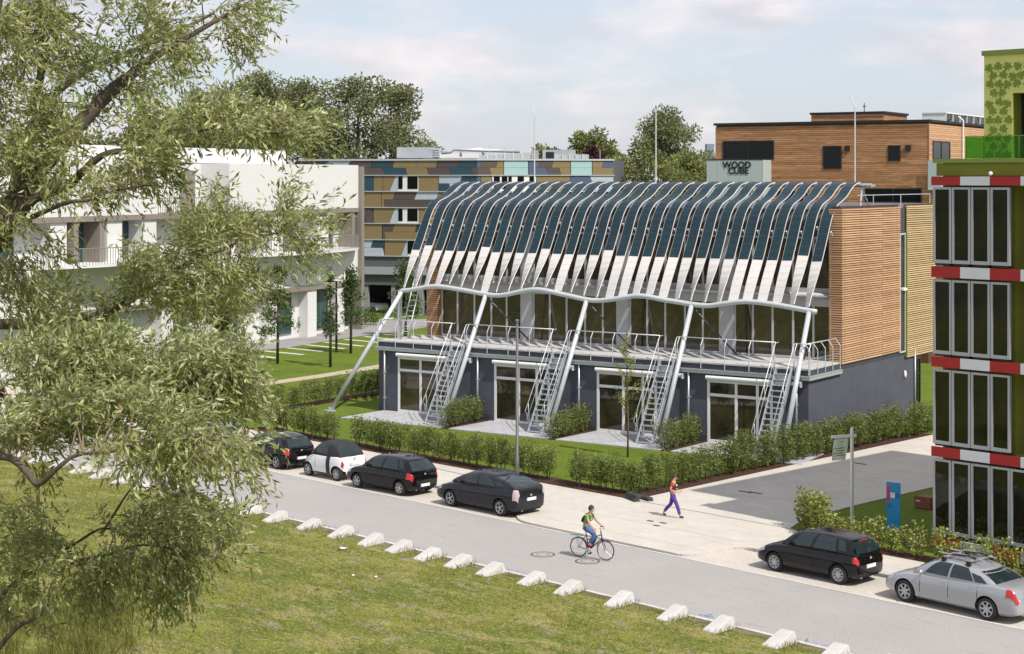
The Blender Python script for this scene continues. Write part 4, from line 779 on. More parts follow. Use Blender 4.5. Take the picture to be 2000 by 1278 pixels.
# big trees behind the white building
far = [(455, 200, 150, 5.6, 'dark green'), (520, 205, 140, 6.5, 'dark'), (610, 198, 146, 6.0, 'broad'), (700, 200, 142, 6.6, 'tall'), (775, 206, 158, 5.2, 'outermost'), (390, 205, 176, 5.0, 'lower'), (330, 210, 222, 5.5, 'low')]
for k, (px, Y, top, r, w_) in enumerate(far):
    tree(('dark green broad tree behind the white building, darkest of its row', 'dark round crowned tree rising behind the white building roof', 'broad tall tree behind the gap of the white and patchwork buildings', 'tall loose crowned tree behind the patchwork building, thin twigs showing', 'tall loose tree at the end of the row over the roof ducts', 'lower dark tree behind the willow branches and white roof', 'low dark tree behind the white roof under the willow')[k], gz(px, Y), hpx(top, Y), r, 4.5, 17000, .40, M_lfar, 95, 1.7, 'big trees behind the white building', 'broadleaf_tree', .42, .55, limbs=14)
for k, (px, Y, top) in enumerate(((250, 185, 245), (170, 180, 255), (80, 175, 240))):
    tree('dark bushy tree seen over the white roof between willow limbs', gz(px, Y), hpx(top, Y), 5.2, 5, 7000, .48, M_lfar, 50, 1.8, 'trees over the white roof', 'broadleaf_tree', .42, .4)
# trees between the patchwork and timber buildings
tree('round grey green tree behind the middle lightning rod', gz(1298, 190), hpx(208, 190), 4.6, 6, 13000, .34, M_lfar, 80, 1.35, None, 'broadleaf_tree', .40, .35, limbs=14)
tree('bright round maple tree beside the patchwork roof end', gz(1162, 185), hpx(250, 185), 2.9, 12.6, 5000, .36, M_lfar2, 46, .95, None, 'broadleaf_tree', .4, .3)
tree('purple leaved tree beside the patchwork roof end', gz(1163, 178), hpx(280, 178), 1.3, 11.5, 1500, .30, M_lpurp, 18, .6, None, 'broadleaf_tree', .4, .2)
tree('small round tree just showing over the patchwork roof', gz(1060, 182), hpx(281, 182), 2.2, 12.4, 1800, .34, M_lfar2, 20, .7, None, 'broadleaf_tree', .4, .2)
for k, (px, Y, top, r) in enumerate(((1215, 165, 300, 2.6), (1262, 160, 292, 2.8), (1310, 156, 288, 2.8), (1352, 160, 290, 2.6), (1395, 165, 298, 2.6))):
    tree('yellow green bushy tree in the row behind the solar roof ridge', gz(px, Y), hpx(top, Y), r, 2, 5000, .32, M_lfar2, 45, 1.05, 'bushy trees behind the solar roof ridge', 'broadleaf_tree', .35, .25)
# young trees on the back lawn
for k, (px, py, top, wpx, l_) in enumerate(((542, 712, 508, 30, 'young conical tree on the back lawn farthest from the strut'), (645, 719, 520, 16, 'slender sparse young tree on the back lawn, thinnest of its row'), (685, 692, 522, 34, 'young bushy conical tree on the back lawn beside the dark lamp post'), (792, 660, 505, 36, 'young bushy tree behind the deck ladder'))):
    p = at(px, py); Y = p.y; H_ = hpx(top, Y); r = wpx / FPX * Y * 1.05
    tt = thing('young_tree', l_, 'tree', p, 0, 'young trees on the back lawn')
    MB().tube([(0, 0, 0), (.04, 0, H_ * .5), (0, 0, H_ * .95)], [.10, .07, .02], 8).build('trunk', M_bark, tt, smooth=True)
    B = []
    for j in range(34):
        t = random.random(); z = H_ * (.30 + .68 * t); q = r * (1.05 - .85 * t) * random.random() ** .5; a = random.uniform(0, 6.28); B.append(((math.cos(a) * q, math.sin(a) * q, z), (r * .33, r * .33, r * .28)))
    for c, _ in B[:10]: MB().tube([(0, 0, c[2] - .3), c], [.03, .01], 5).build('limb', M_bark, tt)
    blob_crown('crown', B, 900 if k == 1 else 2600, .17, M_lyoung, tt)
bush = [(660, 648), (640, 652), (612, 655), (590, 657), (570, 660), (705, 640), (725, 636)]
for px, py in bush:
    sh = thing('shrub', 'dark low shrub along the foot of the white building', 'shrub', at(px, py), 0, 'low shrubs along the white building'); B = [((random.uniform(-.6, .6), random.uniform(-.4, .4), random.uniform(.4, 1.5)), (.4, .4, .4)) for _ in range(8)]
    MB().tube([(0, 0, 0), (.05, 0, 1.2)], [.03, .01], 5).build('stem', M_bark, sh); blob_crown('foliage', B, 500, .16, M_lyoung, sh)
# sapling in front of the third terrace
sp = at(1226, 893, .06); H_ = hpx(650, sp.y); sa = thing('sapling', 'slender sapling with sparse leaves on the lawn before the third terrace', 'tree', sp)
tr_ = [(0, 0, 0), (.02, .02, 1.5), (-.03, 0, 3.0), (-.06, .02, H_)]; MB().tube(tr_, [.045, .035, .022, .008], 8).build('trunk', mat('sapling bark', (.15, .085, .055), .8, var=.2), sa, smooth=True)
P = []; D = []
for j in range(15):
    z = 1.5 + (H_ - 1.9) * j / 15; a = random.choice((0, 3.14)) + random.uniform(-.7, .7) - .6; Lb = (1.5 - 1.15 * j / 15) * random.uniform(.7, 1); e = Vector((math.cos(a) * Lb * .75, math.sin(a) * Lb * .75, z + Lb * .75)); b0 = Vector((-.02, 0, z))
    MB().tube([b0, b0.lerp(e, .5) + Vector((0, 0, -.05)), e], [.014, .010, .004], 5).build('limb', M_bark, sa)
    for _ in range(44):
        t = random.uniform(.15, 1); q = b0.lerp(e, t); P.append((q.x + random.uniform(-.09, .09), q.y + random.uniform(-.09, .09), q.z + random.uniform(-.07, .1))); D.append((random.uniform(-1, 1), random.uniform(-1, 1), random.uniform(-.4, .8)))
for _ in range(150): t = random.uniform(.45, 1); P.append((-.04 + random.uniform(-.08, .08), random.uniform(-.08, .08), H_ * t)); D.append((random.uniform(-1, 1), random.uniform(-1, 1), .5))
n = len(P); ob('crown', leaf_mesh('crown', np.array(P), np.array(D), RNG.uniform(.07, .12, n), RNG.uniform(.045, .07, n), tints(n, .8, 1.4), M_lbright), sa)
# ------------------------------------------------------------------ cars
M_cglass = mat('tinted car glass', (.012, .024, .027), .02, 0, .75, coat=.0); M_tail = mat('red tail lamp', (.42, .012, .012), .12, 0, .6, coat=.5); M_tailw = mat('clear tail lamp', (.45, .36, .37), .12, 0, .6, coat=.5)
M_head = mat('clear head lamp', (.45, .48, .50), .08, .2, .6, coat=.6); M_rim = mat('alloy rim', (.48, .49, .50), .32, .55); M_plate = mat('white number plate', (.70, .71, .72), .4); M_chrome = mat('chrome trim', (.6, .6, .6), .15, .9); M_wellm = mat('wheel well', (.008, .008, .008), .9)
P_black = mat('black car paint', (.0040, .0040, .0050), .06, 0, .5, coat=.0); P_grey = mat('dark grey metallic paint', (.018, .018, .024), .12, .15, .5, coat=.0); P_silver = mat('silver metallic paint', (.40, .41, .43), .33, .45, .5, coat=.7); P_white = mat('white car paint', (.70, .71, .72), .3, 0, .5, coat=.6); P_soft = mat('black soft top', (.02, .02, .022), .75); P_blue = mat('pale blue silver paint', (.30, .34, .40), .32, .45, .5, coat=.7)
def lerp(a, b, t): return a + (b - a) * t
def itp(pts, x):
    if x <= pts[0][0]: return pts[0][1]
    for (a, b), (c, d) in zip(pts, pts[1:]):
        if x <= c: return lerp(b, d, (x - a) / (c - a))
    return pts[-1][1]
def boolean_cut(me, cutters):
    o = bpy.data.objects.new('tmp', me); COL.objects.link(o); tmp = [o]
    for c in cutters:
        co = bpy.data.objects.new('tmp', c); COL.objects.link(co); tmp.append(co); m = o.modifiers.new('b', 'BOOLEAN'); m.operation = 'DIFFERENCE'; m.object = co; m.solver = 'EXACT'
        try: m.material_mode = 'TRANSFER'
        except Exception: pass
    dg = bpy.context.evaluated_depsgraph_get(); r = bpy.data.meshes.new_from_object(o.evaluated_get(dg))
    for t in tmp: bpy.data.objects.remove(t)
    return r
def wheel_meshes(r, w, spokes, double=False):
    X = Matrix.Rotation(R(-90), 4, 'X')
    ty = MB().lathe([(r * .66, -w * .46), (r * .90, -w * .5), (r * .985, -w * .40), (r, -w * .2), (r, w * .2), (r * .985, w * .40), (r * .90, w * .5), (r * .66, w * .46)], 28, X, caps=False).mesh('wheel', M_rubber, True)
    ri = MB().lathe([(r * .675, -w * .4), (r * .675, w * .47), (r * .61, w * .47), (r * .585, w * .25)], 28, X, caps=False).lathe([(r * .60, w * .10), (.0, w * .10)], 24, X, m=1, caps=False).lathe([(r * .16, w * .2), (r * .15, w * .43), (0, w * .45)], 16, X, caps=False)
    for k in range(spokes):
        a = 2 * math.pi * k / spokes
        for da in ((-.12, .12) if double else (0,)):
            Mx = X @ Matrix.Rotation(a + da, 4, 'Z'); hw_ = r * (.035 if double else .09); ri.prism([Mx @ Vector(p) for p in ((r * .10, -hw_ * 1.15, w * .30), (r * .62, -hw_ * .8, w * .32), (r * .62, hw_ * .8, w * .32), (r * .10, hw_ * 1.15, w * .30))], Mx.to_3x3() @ Vector((0, 0, w * .13)))
    return ty, ri.mesh('rim', [M_rim, M_wellm], True, angle=35)
def make_car(name, label, c):
    car = thing(name, label, 'car'); W2 = c['W'] / 2; wb = c['wb']; xf = wb / 2 + c['fo']; xr = -wb / 2 - c['ro']; zb = .19; paint = c['paint']; top = c['top']; r = c['r']
    def hw(x):
        h = (xf - xr) / 2; q = max(0, abs(x - (xf + xr) / 2) / h - .62) / .38; return W2 * (1 - (.17 if x > 0 else .12) * q ** 2.2)
    def zlow(x): return zb + .10 * max(0, (x - (xf - .6)) / .6) ** 2 + .10 * max(0, ((xr + .5) - x) / .5) ** 2
    def sect(x):
        """half section of the lower body, bottom to top"""
        e = min(1, max(0, min(xf - x, x - xr)) / .16); k = .86 + .14 * math.sqrt(max(0, 1 - (1 - e) ** 2)); h, zt, z0 = hw(x) * k, itp(top, x), zlow(x)
        return [Vector((x, h * a, lerp(z0, zt, b))) for a, b in ((0, 0), (.84, 0), (.955, .10), (.985, .24), (1.0, .48), (.995, .64), (.972, .80), (.93, .93), (.86, .985), (.45, 1.02), (0, 1.03))]
    st = sorted(set([xr, xr + .02, xr + .06, xr + .12, xr + .2] + [xr + .3 + (xf - xr - .6) * k / 22 for k in range(23)] + [xf - .2, xf - .12, xf - .06, xf - .02, xf])); rows = []
    for x in st: s = sect(x); rows.append([p for p in s] + [Vector((p.x, -p.y, p.z)) for p in s[-2:0:-1]])
    n = len(rows[0]); mb = MB().grid(rows, 0, True); mb.add(rows[0], [tuple(range(n))]); mb.add(rows[-1], [tuple(reversed(range(n)))])
    me = mb.mesh('body', [paint, M_wellm], True); b = bmesh.new(); b.from_mesh(me); bmesh.ops.remove_doubles(b, verts=b.verts, dist=.0005); bmesh.ops.recalc_face_normals(b, faces=b.faces); b.to_mesh(me); b.free()
    cut = []
    for wx in (wb / 2, -wb / 2):
        for s in (1, -1): cut.append(MB().lathe([(r + .055, 0), (r + .055, .6)], 26, Matrix.Translation((wx, s * (W2 - .30), r)) @ Matrix.Rotation(R(-90 * s), 4, 'X')).mesh('cut', M_wellm))
    me = boolean_cut(me, cut); me.polygons.foreach_set('use_smooth', [True] * len(me.polygons)); me.set_sharp_from_angle(angle=R(32)); body = ob('body', me, car)
    def side(x, a, off=.006, s=1):
        q = sect(x); f = a * 7; i = min(6, int(f)); p = q[i + 1].lerp(q[i + 2], f - i); return Vector((p.x, (p.y + off) * s, p.z))
    def side_patch(nm, x0, x1, a0, a1, m, s, par, off=.006, dx=0, nx=5, na=5): return MB().grid([[side(lerp(x0, x1, i / nx), lerp(a0, a1, j / na), off, s) + Vector((dx, 0, 0)) for j in range(na + 1)] for i in range(nx + 1)]).build(nm, m, par, smooth=True)
    # greenhouse
    xA, xB, xC, xD = c['glass']; belt, H = c['belt'], c['H']; bwid, rwid = .915, c.get('rw', .70); bf, br = c.get('bulge', (.16, .10)); gm = c.get('roofm', paint)
    def fx(v): return lerp(xA, xB, v)
    def rx(v): return lerp(xD, xC, v)
    def gw(v): return W2 * lerp(bwid, rwid, v ** 1.25)
    dF, dR = c.get('drop', (.05, .07))
    def gzv(x, v): q = (x - (xB + xC) / 2 - .1) / ((xB - xC) / 2); return lerp(belt(x) if callable(belt) else belt, H - .045 - (dF if q > 0 else dR) * min(1.4, abs(q)) ** 2.2, math.sin(v * math.pi / 2) ** .92)
    def gs(u, v, off=0, s=1): x = lerp(fx(v), rx(v), u); e = 1 - .10 * abs(2 * u - 1) ** 3; return Vector((x, s * (gw(v) * e + off), gzv(x, v)))
    def gf(y, v, off=0): x = fx(v); return Vector((x + bf * (1 - y * y) + off, y * gw(v) * .9, gzv(x, v)))
    def gr(y, v, off=0): x = rx(v); return Vector((x - br * (1 - y * y) - off, y * gw(v) * .9, gzv(x, v)))
    rows = []
    for i in range(7):
        v = i / 6; rows.append([gs(k / 12, v) for k in range(13)] + [gr(1 - 2 * k / 8, v) for k in range(1, 8)] + [gs(1 - k / 12, v, 0, -1) for k in range(13)] + [gf(-1 + 2 * k / 8, v) for k in range(1, 8)])
    cen = Vector(((xB + xC) / 2, 0, H - .045))
    for ins, dz in ((.06, .018), (.18, .032), (.45, .043), (.75, .046), (.98, .047)): rows.append([p.lerp(Vector((lerp(p.x, cen.x, .55 * ins + .45 * ins), 0, p.z)), ins) * 1 + Vector((0, 0, dz)) for p in rows[6]]); rows[-1] = [Vector((p.x, p.y, gzv(min(xB, max(xC, p.x)), 1) + dz)) for p in rows[-1]]
    rows = [[p + Vector((0, 0, -.05)) for p in rows[0]]] + rows; gb = MB().grid(rows, 0, True); gb.add(rows[-1], [tuple(range(len(rows[-1])))]); roof = gb.build('roof', gm, car, smooth=True, angle=50)
    for s in (1, -1):
        for (u0, u1, v0, v1) in c['win']:
            MB().grid([[gs(lerp(u0, u1, i / 6) , lerp(v0, v1, j / 6), .007, s) for j in range(7)] for i in range(7)]).build('side_window', M_cglass, roof, smooth=True)
        mx_ = c['mirror']; MB().lathe([(0, -.09), (.05, -.07), (.075, 0), (.05, .07), (0, .09)], 12, Matrix.Translation((mx_, s * (W2 * .99), itp(top, mx_) + .07)) @ Matrix.Rotation(R(90), 4, 'X') @ Matrix.Scale(.75, 4, (1, 0, 0))).build('mirror', c.get('mirm', paint), car, smooth=True)
        for xs_ in c['seams']: side_patch('door_seam', xs_ - .009, xs_ + .009, .10, 1.0, M_wellm, s, body, .002, 0, 1, 8)
        for xh in c['handles']: q = side(xh, .74, 0, s); MB().box(q.x - .09, q.x + .09, q.y - .012, q.y + .012, q.z - .012, q.z + .012).build('door_handle', c.get('hm', paint), body)
        for (x0, x1, a0, a1, m) in c.get('sidep', ()): side_patch('side_panel', x0, x1, a0, a1, m, s, body, .014, 0, 8, 10)
        a0, a1, ln = c['tail']; side_patch('tail_lamp', xr + .005, xr + ln, a0, a1, c.get('tailm', M_tail), s, car, .012, -.012, 8, 5)
        side_patch('head_lamp', xf - .42, xf - .015, .66, .95, M_head, s, car, .008, .006, 6, 4)
        for wx in (wb / 2, -wb / 2):
            wo = ob('wheel', c['wm'][0], car, (wx, s * (W2 - .115), r)); wo.rotation_euler = (0, 0, 0 if s == 1 else math.pi); ob('rim', c['wm'][1], wo)
    MB().grid([[gf(lerp(-.97, .97, i / 8), lerp(.04, .94, j / 5), .008) for j in range(6)] for i in range(9)]).build('windscreen', M_cglass, roof, smooth=True)
    v0, v1 = c.get('rearv', (.10, .90)); MB().grid([[gr(lerp(-.90, .90, i / 8), lerp(v0, v1, j / 5), .008) for j in range(6)] for i in range(9)]).build('rear_window', M_cglass, roof, smooth=True)
    pz = c.get('plate', .60); pl = BX(xr - .022, xr - .004, -.25, .25, pz, pz + .11).build('number_plate', M_plate, car); BX(xr - .024, xr - .0225, .225, .25, pz + .004, pz + .106).build('blue_strip', mat('plate blue', (.03, .09, .4), .4), pl)
    BX(xf + .002, xf + .012, -.25, .25, .38, .49).build('number_plate', M_plate, car)
    MB().lathe([(.05, 0), (.045, .012), (0, .014)], 14, Matrix.Translation((xr - .002, 0, c.get('emb', .83))) @ Matrix.Rotation(R(-90), 4, 'Y')).build('emblem', M_chrome, car)
    BX(xr + .10, xr + .3, -W2 * .7, W2 * .7, zb + .02, zb + .12).build('bumper_skirt', M_black, car)
    for s in (.55, -.55): pass
    mb = MB().tube([(xr + .25, .45, .26), (xr + .02, .45, .25)], .028, 8).build('exhaust', M_chrome, car)
    if c.get('brake'): q = gr(0, .97, .012); BX(q.x - .01, q.x + .03, -.22, .22, q.z - .015, q.z + .015).build('brake_lamp', M_tail, roof)
    if c.get('ant'): q = gr(0, 1, 0); MB().tube([(q.x + .12, 0, H - .01), (q.x + .0, 0, H + .20)], .008, 5).build('antenna', M_black, roof)
    return car
wmA = wheel_meshes(.305, .195, 9, True); wmB = wheel_meshes(.325, .225, 7); wmC = wheel_meshes(.31, .20, 5, True); wmD = wheel_meshes(.285, .18, 6)
hatch_top = lambda xf, xr, b: [(xr, .74), (xr + .03, .86), (xr + .10, b - .02), (xr + .3, b), (.35, b - .01), (.85, b - .02), (xf - .75, b - .07), (xf - .35, b - .18), (xf - .12, b - .32), (xf, .50)]
def hatch(W, wb, fo, ro, H, b, r, paint, wm, glass, **k):
    xf, xr = wb / 2 + fo, -wb / 2 - ro; d = dict(W=W, wb=wb, fo=fo, ro=ro, H=H, belt=lambda x: b - .015 - .025 * max(0, min(1, (x + 1) / 2)), r=r, paint=paint, wm=wm, top=hatch_top(xf, xr, b), glass=glass, win=((.13, .41, .07, .86), (.45, .76, .07, .86), (.79, .90, .15, .80)), mirror=.62, seams=(.62, -.28, -1.02), handles=(-.10, -.92), tail=(.60, .97, .22), plate=.50)
    d.update(k); return d
polo = make_car('hatchback_car', 'black five door hatchback parked alone by the light green shrubs', hatch(1.66, 2.46, .80, .66, 1.46, .95, .305, P_black, wmA, (1.02, .30, -1.50, -1.80), brake=1, ant=1, tail=(.62, .93, .16), plate=.52))
i20 = make_car('hatchback_car', 'black five door hatchback parked between the small white car and grey fastback', hatch(1.70, 2.52, .78, .64, 1.48, .96, .305, P_black, wmD, (1.05, .25, -1.42, -1.84), ant=1, tail=(.56, .98, .26), plate=.36, emb=.86))
golf = make_car('hatchback_car', 'black hatchback parked behind the small white car under hanging willow sprays', hatch(1.73, 2.52, .84, .72, 1.45, .93, .31, P_black, wmC, (1.02, .22, -1.50, -1.90), tail=(.60, .96, .24), plate=.44))
estate = make_car('hatchback_car', 'pale silver hatchback with red upright tail lamps half hidden by willow leaves', hatch(1.70, 2.61, .85, .75, 1.47, .95, .31, P_blue, wmC, (1.05, .25, -1.70, -1.98), tail=(.45, 1.0, .15), plate=.62))
prius = make_car('fastback_car', 'dark grey fastback car with clear tail lamps parked by the pavement corner', hatch(1.74, 2.70, .92, .82, 1.49, .99, .315, P_grey, wmC, (1.34, .34, -.85, -2.06), drop=(.05, .045), bulge=(.18, .06), tail=(.45, 1.0, .20), tailm=M_tailw, hm=P_grey, plate=.60, win=((.15, .42, .07, .86), (.45, .72, .07, .80), (.75, .88, .10, .42)), seams=(.72, -.24, -1.05), handles=(-.08, -.95), mirror=.78, mirm=P_grey, rearv=(.08, .92), emb=.80, top=[(-2.17, .80), (-2.14, 1.0), (-2.05, 1.07), (-1.6, 1.06), (-.4, 1.0), (.35, .97), (.95, .97), (1.5, .90), (1.95, .78), (2.15, .64), (2.27, .48)], belt=lambda x: 1.0 if x > -.4 else 1.0 + .07 * min(1, (-.4 - x) / 1.4), sidep=((-.95, .72, .04, .10, M_chrome),)))
sm_top = [(-1.25, .70), (-1.22, .84), (-1.12, .97), (-.9, 1.0), (.3, .98), (.72, .93), (1.05, .80), (1.22, .64), (1.27, .48)]
smart = make_car('microcar', 'tiny white two seat convertible with black soft top and black side stripe', dict(W=1.55, wb=1.86, fo=.34, ro=.32, H=1.53, belt=.98, r=.285, paint=P_white, roofm=P_soft, wm=wmD, top=sm_top, glass=(.78, .22, -.78, -1.08), win=((.13, .60, .07, .84),), mirror=.55, mirm=M_black, seams=(.42,), handles=(-.30,), tail=(.50, .86, .07), plate=.62, sidep=((-.54, -.30, .03, 1.0, M_black), (-.29, .50, .02, .12, M_black)), rearv=(.18, .86), emb=.9, bulge=(.14, .06)))
au_top = [(-2.28, .72), (-2.25, .90), (-2.12, 1.0), (-1.6, 1.03), (-1.2, 1.0), (.5, .94), (.95, .93), (1.5, .86), (1.95, .74), (2.14, .62), (2.22, .48)]
audi = make_car('saloon_car', 'silver saloon car with roof bars and bicycle carrier', dict(W=1.80, wb=2.81, fo=.84, ro=.94, H=1.43, belt=lambda x: .955 + .03 * max(0, min(1, -x / 1.5)), r=.325, paint=P_silver, wm=wmB, top=au_top, glass=(1.18, .42, -.95, -1.62), win=((.14, .44, .06, .86), (.47, .76, .06, .84), (.78, .92, .06, .52)), mirror=.80, seams=(.86, -.12, -1.10), handles=(.05, -.92), hm=M_chrome, tail=(.62, .95, .34), plate=.62, rearv=(.06, .95), bulge=(.18, .12), emb=.86))
CS = .955
def park(o, u, v, da=0, z=.012): o.location = T(u, v, z); o.rotation_euler = (0, 0, TANG + math.pi + R(da)); o.scale = (CS, CS, CS)
park(polo, 6.64, 6.62, 0); park(audi, 11.72, 6.27, -3); park(prius, -7.80, 6.38, 1.5); park(i20, -13.2, 6.25, 3); park(smart, -17.02, 6.44, 2); park(golf, -21.2, 6.46, 0); park(estate, -25.9, 6.4, 0)
# roof bars and carrier on the saloon: lifted off in one piece each
rc = thing('roof_carrier', 'aluminium roof bars with black bicycle carrier arms on the silver saloon', 'roof carrier', audi.location, audi.rotation_euler.z); rc.scale = (CS,) * 3
for x in (.22, -.62):
    b = BX(x - .035, x + .035, -.60, .60, 1.485, 1.515).build('bar', M_rim, rc)
    for s in (1, -1): BX(x - .06, x + .06, s * .58 - .05, s * .58 + .05, 1.36, 1.50).build('clamp', M_black, b)
for y in (.28, -.30):
    MB().tube([(.62, y, 1.535), (-.95, y, 1.535)], .022, 6).box(-.35, .15, y - .05, y + .05, 1.55, 1.60).build('wheel_tray', M_rim, rc); MB().tube([(.1, y + .06, 1.55), (-.45, y + .08, 1.60), (-.70, y + .06, 1.56)], .025, 6).build('clamp_arm', M_black, rc)
# more parked cars far off, under the willow and below the patchwork building
for o, lab, p, a, s in ((estate, 'pale car parked far down the street behind the willow leaves', T(-43.5, 8.6), 8, .955), (golf, 'dark car with red lamps at the street end behind the willow', T(-48.5, 6.6), 0, .955), (polo, 'black car parked below the patchwork building behind the deck ladder', at(852, 612), 250, .955), (smart, 'small pale car under the patchwork building beside the young tree', at(738, 610), 160, .955)):
    k = copy_tree(o); k.location = p; k.rotation_euler = (0, 0, TANG + math.pi + R(a)); k['label'] = lab
# ------------------------------------------------------------------ street furniture
M_conc = mat('white painted concrete', (.50, .488, .47), .8, var=.12, vscale=4, rnd=.04)
us = [-30.3, -28.8, -26.95, -25.3, -23.65, -22.0, -20.3, -18.5, -16.8, -14.99, -13.35, -11.73, -9.87, -8.09, -6.45, -5.01, -3.55, -2.13, -.66, 1.07, 2.62, 4.58, 6.59, 8.26, 10.28, 11.95, 13.5]
pf = [(-.98, 0), (-.97, .035), (-.28, .30), (-.20, .31), (-.12, .305), (-.07, 0)]
wv = MB(); wv.grid([[Vector((s * (.25 - .14 * z), v, z)) for v, z in pf] for s in (-1, 1)]); n = len(pf); wv.add([Vector((-(.25 - .14 * z), v, z)) for v, z in pf], [tuple(range(n))]); wv.add([Vector(((.25 - .14 * z), v, z)) for v, z in pf], [tuple(range(n))])
wme = wv.mesh('concrete_wedge', M_conc); b_ = bmesh.new(); b_.from_mesh(wme); bmesh.ops.remove_doubles(b_, verts=b_.verts, dist=.001); bmesh.ops.recalc_face_normals(b_, faces=b_.faces); bmesh.ops.bevel(b_, geom=[e for e in b_.edges if e.calc_face_angle(0) > .6], offset=.012, segments=1, affect='EDGES'); b_.to_mesh(wme); b_.free()
for k, u in enumerate(us):
    wd = ob('concrete_wedge', wme, None, T(u + .27, random.uniform(-.06, .03), -.01), TANG + R(random.uniform(-2.5, 2.5))); wd.scale = (random.uniform(.90, .98), .96, random.uniform(.92, 1.02))
    near = 'beside the blue scrawled road writing' if 7 < u < 8.9 else next(p for lim, p in ((-28.2, 'far down the street under the willow'), (-23.6, 'opposite the pale silver hatchback'), (-19.2, 'opposite the black hatchback under willow sprays'), (-15.4, 'opposite the tiny white convertible'), (-10.8, 'opposite the black hatchback beside the tiny car'), (-5.3, 'opposite the dark grey fastback'), (-1.5, 'opposite the forecourt beside the manhole cover'), (2.0, 'opposite the bicycle on the forecourt side'), (4.4, 'opposite the forecourt kerb end'), (9.2, 'opposite the black hatchback by the shrubs'), (99, 'opposite the silver saloon with roof bars')) if u < lim)
    tag(wd, 'white concrete wedge block along the meadow kerb ' + near, 'bollard', 'white wedge blocks along the meadow kerb')
lp = at(1010, 949, .08); lamp = thing('lamp_post', 'tall plain grey lamp post at the pavement behind the dark grey fastback', 'lamp post', lp); M_post = mat('grey painted post', (.105, .10, .105), .5)
MB().tube([(0, 0, 0), (0, 0, 1.1), (0, 0, 1.12), (0, 0, 6.35)], [.085, .085, .062, .05], 12).build('pole', M_post, lamp, smooth=True); MB().lathe([(.05, 6.3), (.075, 6.34), (.075, 6.46), (0, 6.48)], 12).build('lamp_head', M_post, lamp, smooth=True); BX(-.04, .04, -.09, -.08, .5, .85).build('service_door', M_post, lamp)
l2p = at(657, 690); l2 = thing('lamp_post', 'slim black lamp post with small head among the young trees', 'lamp post', l2p); h2 = hpx(552, l2p.y); MB().tube([(0, 0, 0), (0, 0, h2)], [.09, .06], 10).build('pole', M_black, l2); BX(-.55, .08, -.1, .1, h2, h2 + .10).build('lamp_head', M_black, l2)
# hanging sign on a white post
sp_ = at(1664, 1031, .06); sg = thing('sign_post', 'white wooden post with side arm and hanging pale green sign cloth', 'sign', sp_); hs_ = hpx(840, sp_.y)
BX(-.042, .042, -.042, .042, 0, hs_ - .06).build('post', M_white, sg, rz=.6); MB().lathe([(.045, hs_ - .06), (.06, hs_ - .03), (.035, hs_ + .02), (0, hs_ + .04)], 12).build('finial', M_white, sg, smooth=True)
A = Matrix.Rotation(math.atan2(-.35, -.94), 4, 'Z'); MB().box(-.16, .80, -.028, .028, hs_ - .31, hs_ - .21, 0, A).build('arm', M_white, sg)
M_cloth = mat('pale green sign cloth', (.50, .57, .42), .8, var=.06, vscale=3); rows = []
for j in range(11):
    t = j / 10; rows.append([A @ Vector((.16 + .56 * i / 10 + .20 * t, .03 + .16 * t + .02 * math.sin(i * .9 + j * .5), hs_ - .34 - .68 * t - (.03 * (i % 2) if j == 10 else 0))) for i in range(11)])
cl = MB().grid(rows).build('sign_cloth', M_cloth, sg, smooth=True)
for (i0, i1, j0) in ((3, 5, 1.2), (1, 9, 4.2), (1, 8, 5.4), (2, 9, 6.6), (1, 7, 7.6)):
    for s in (1,):
        def cp(i, j): t = j / 10; return A @ Vector((.16 + .56 * i / 10 + .20 * t, .03 + .16 * t + .02 * math.sin(i * .9 + j * .5) + .006 , hs_ - .34 - .68 * t))
        MB().grid([[cp(i0 + (i1 - i0) * q / 8, j0), cp(i0 + (i1 - i0) * q / 8, j0 + .35)] for q in range(9)]).build('print_line', mat('grey print', (.10, .12, .10), .8), cl)
# blue information board
bp = at(1745, 1044, .06); bs = thing('information_board', 'upright blue information board with pink and white fields on the shaded lawn', 'sign', bp, BANG + R(14)); hb_ = hpx(946, bp.y)
BX(-.24, .24, -.02, .02, .12, hb_).build('board', mat('bright blue board', (.018, .29, .58), .4, var=.04), bs); BX(-.225, -.10, -.024, -.0205, hb_ - .64, hb_ - .12).build('pink_field', mat('magenta print', (.50, .05, .22), .5), bs); BX(-.10, .06, -.026, -.0215, hb_ - .52, hb_ - .34).build('white_field', M_white, bs)
mk_ = mat('dark print', (.03, .035, .05), .6)
for a in ((.075, .09, .36, .52), (.09, .12, .36, .385), (.13, .145, .36, .52), (.145, .18, .50, .52), (.165, .18, .36, .52), (.145, .165, .425, .445)): BX(a[0], a[1], -.024, -.0205, hb_ - a[3], hb_ - a[2]).build('mark', mk_, bs)
for k in range(3): BX(-.215, -.05, -.0235, -.0205, hb_ - .74 - k * .05, hb_ - .72 - k * .05).build('print_line', mk_, bs)
for s in (-.16, .16): BX(s - .02, s + .02, .021, .05, 0, hb_ - .3).build('leg', M_frame, bs)
bt = at(1745, 1040, .06)
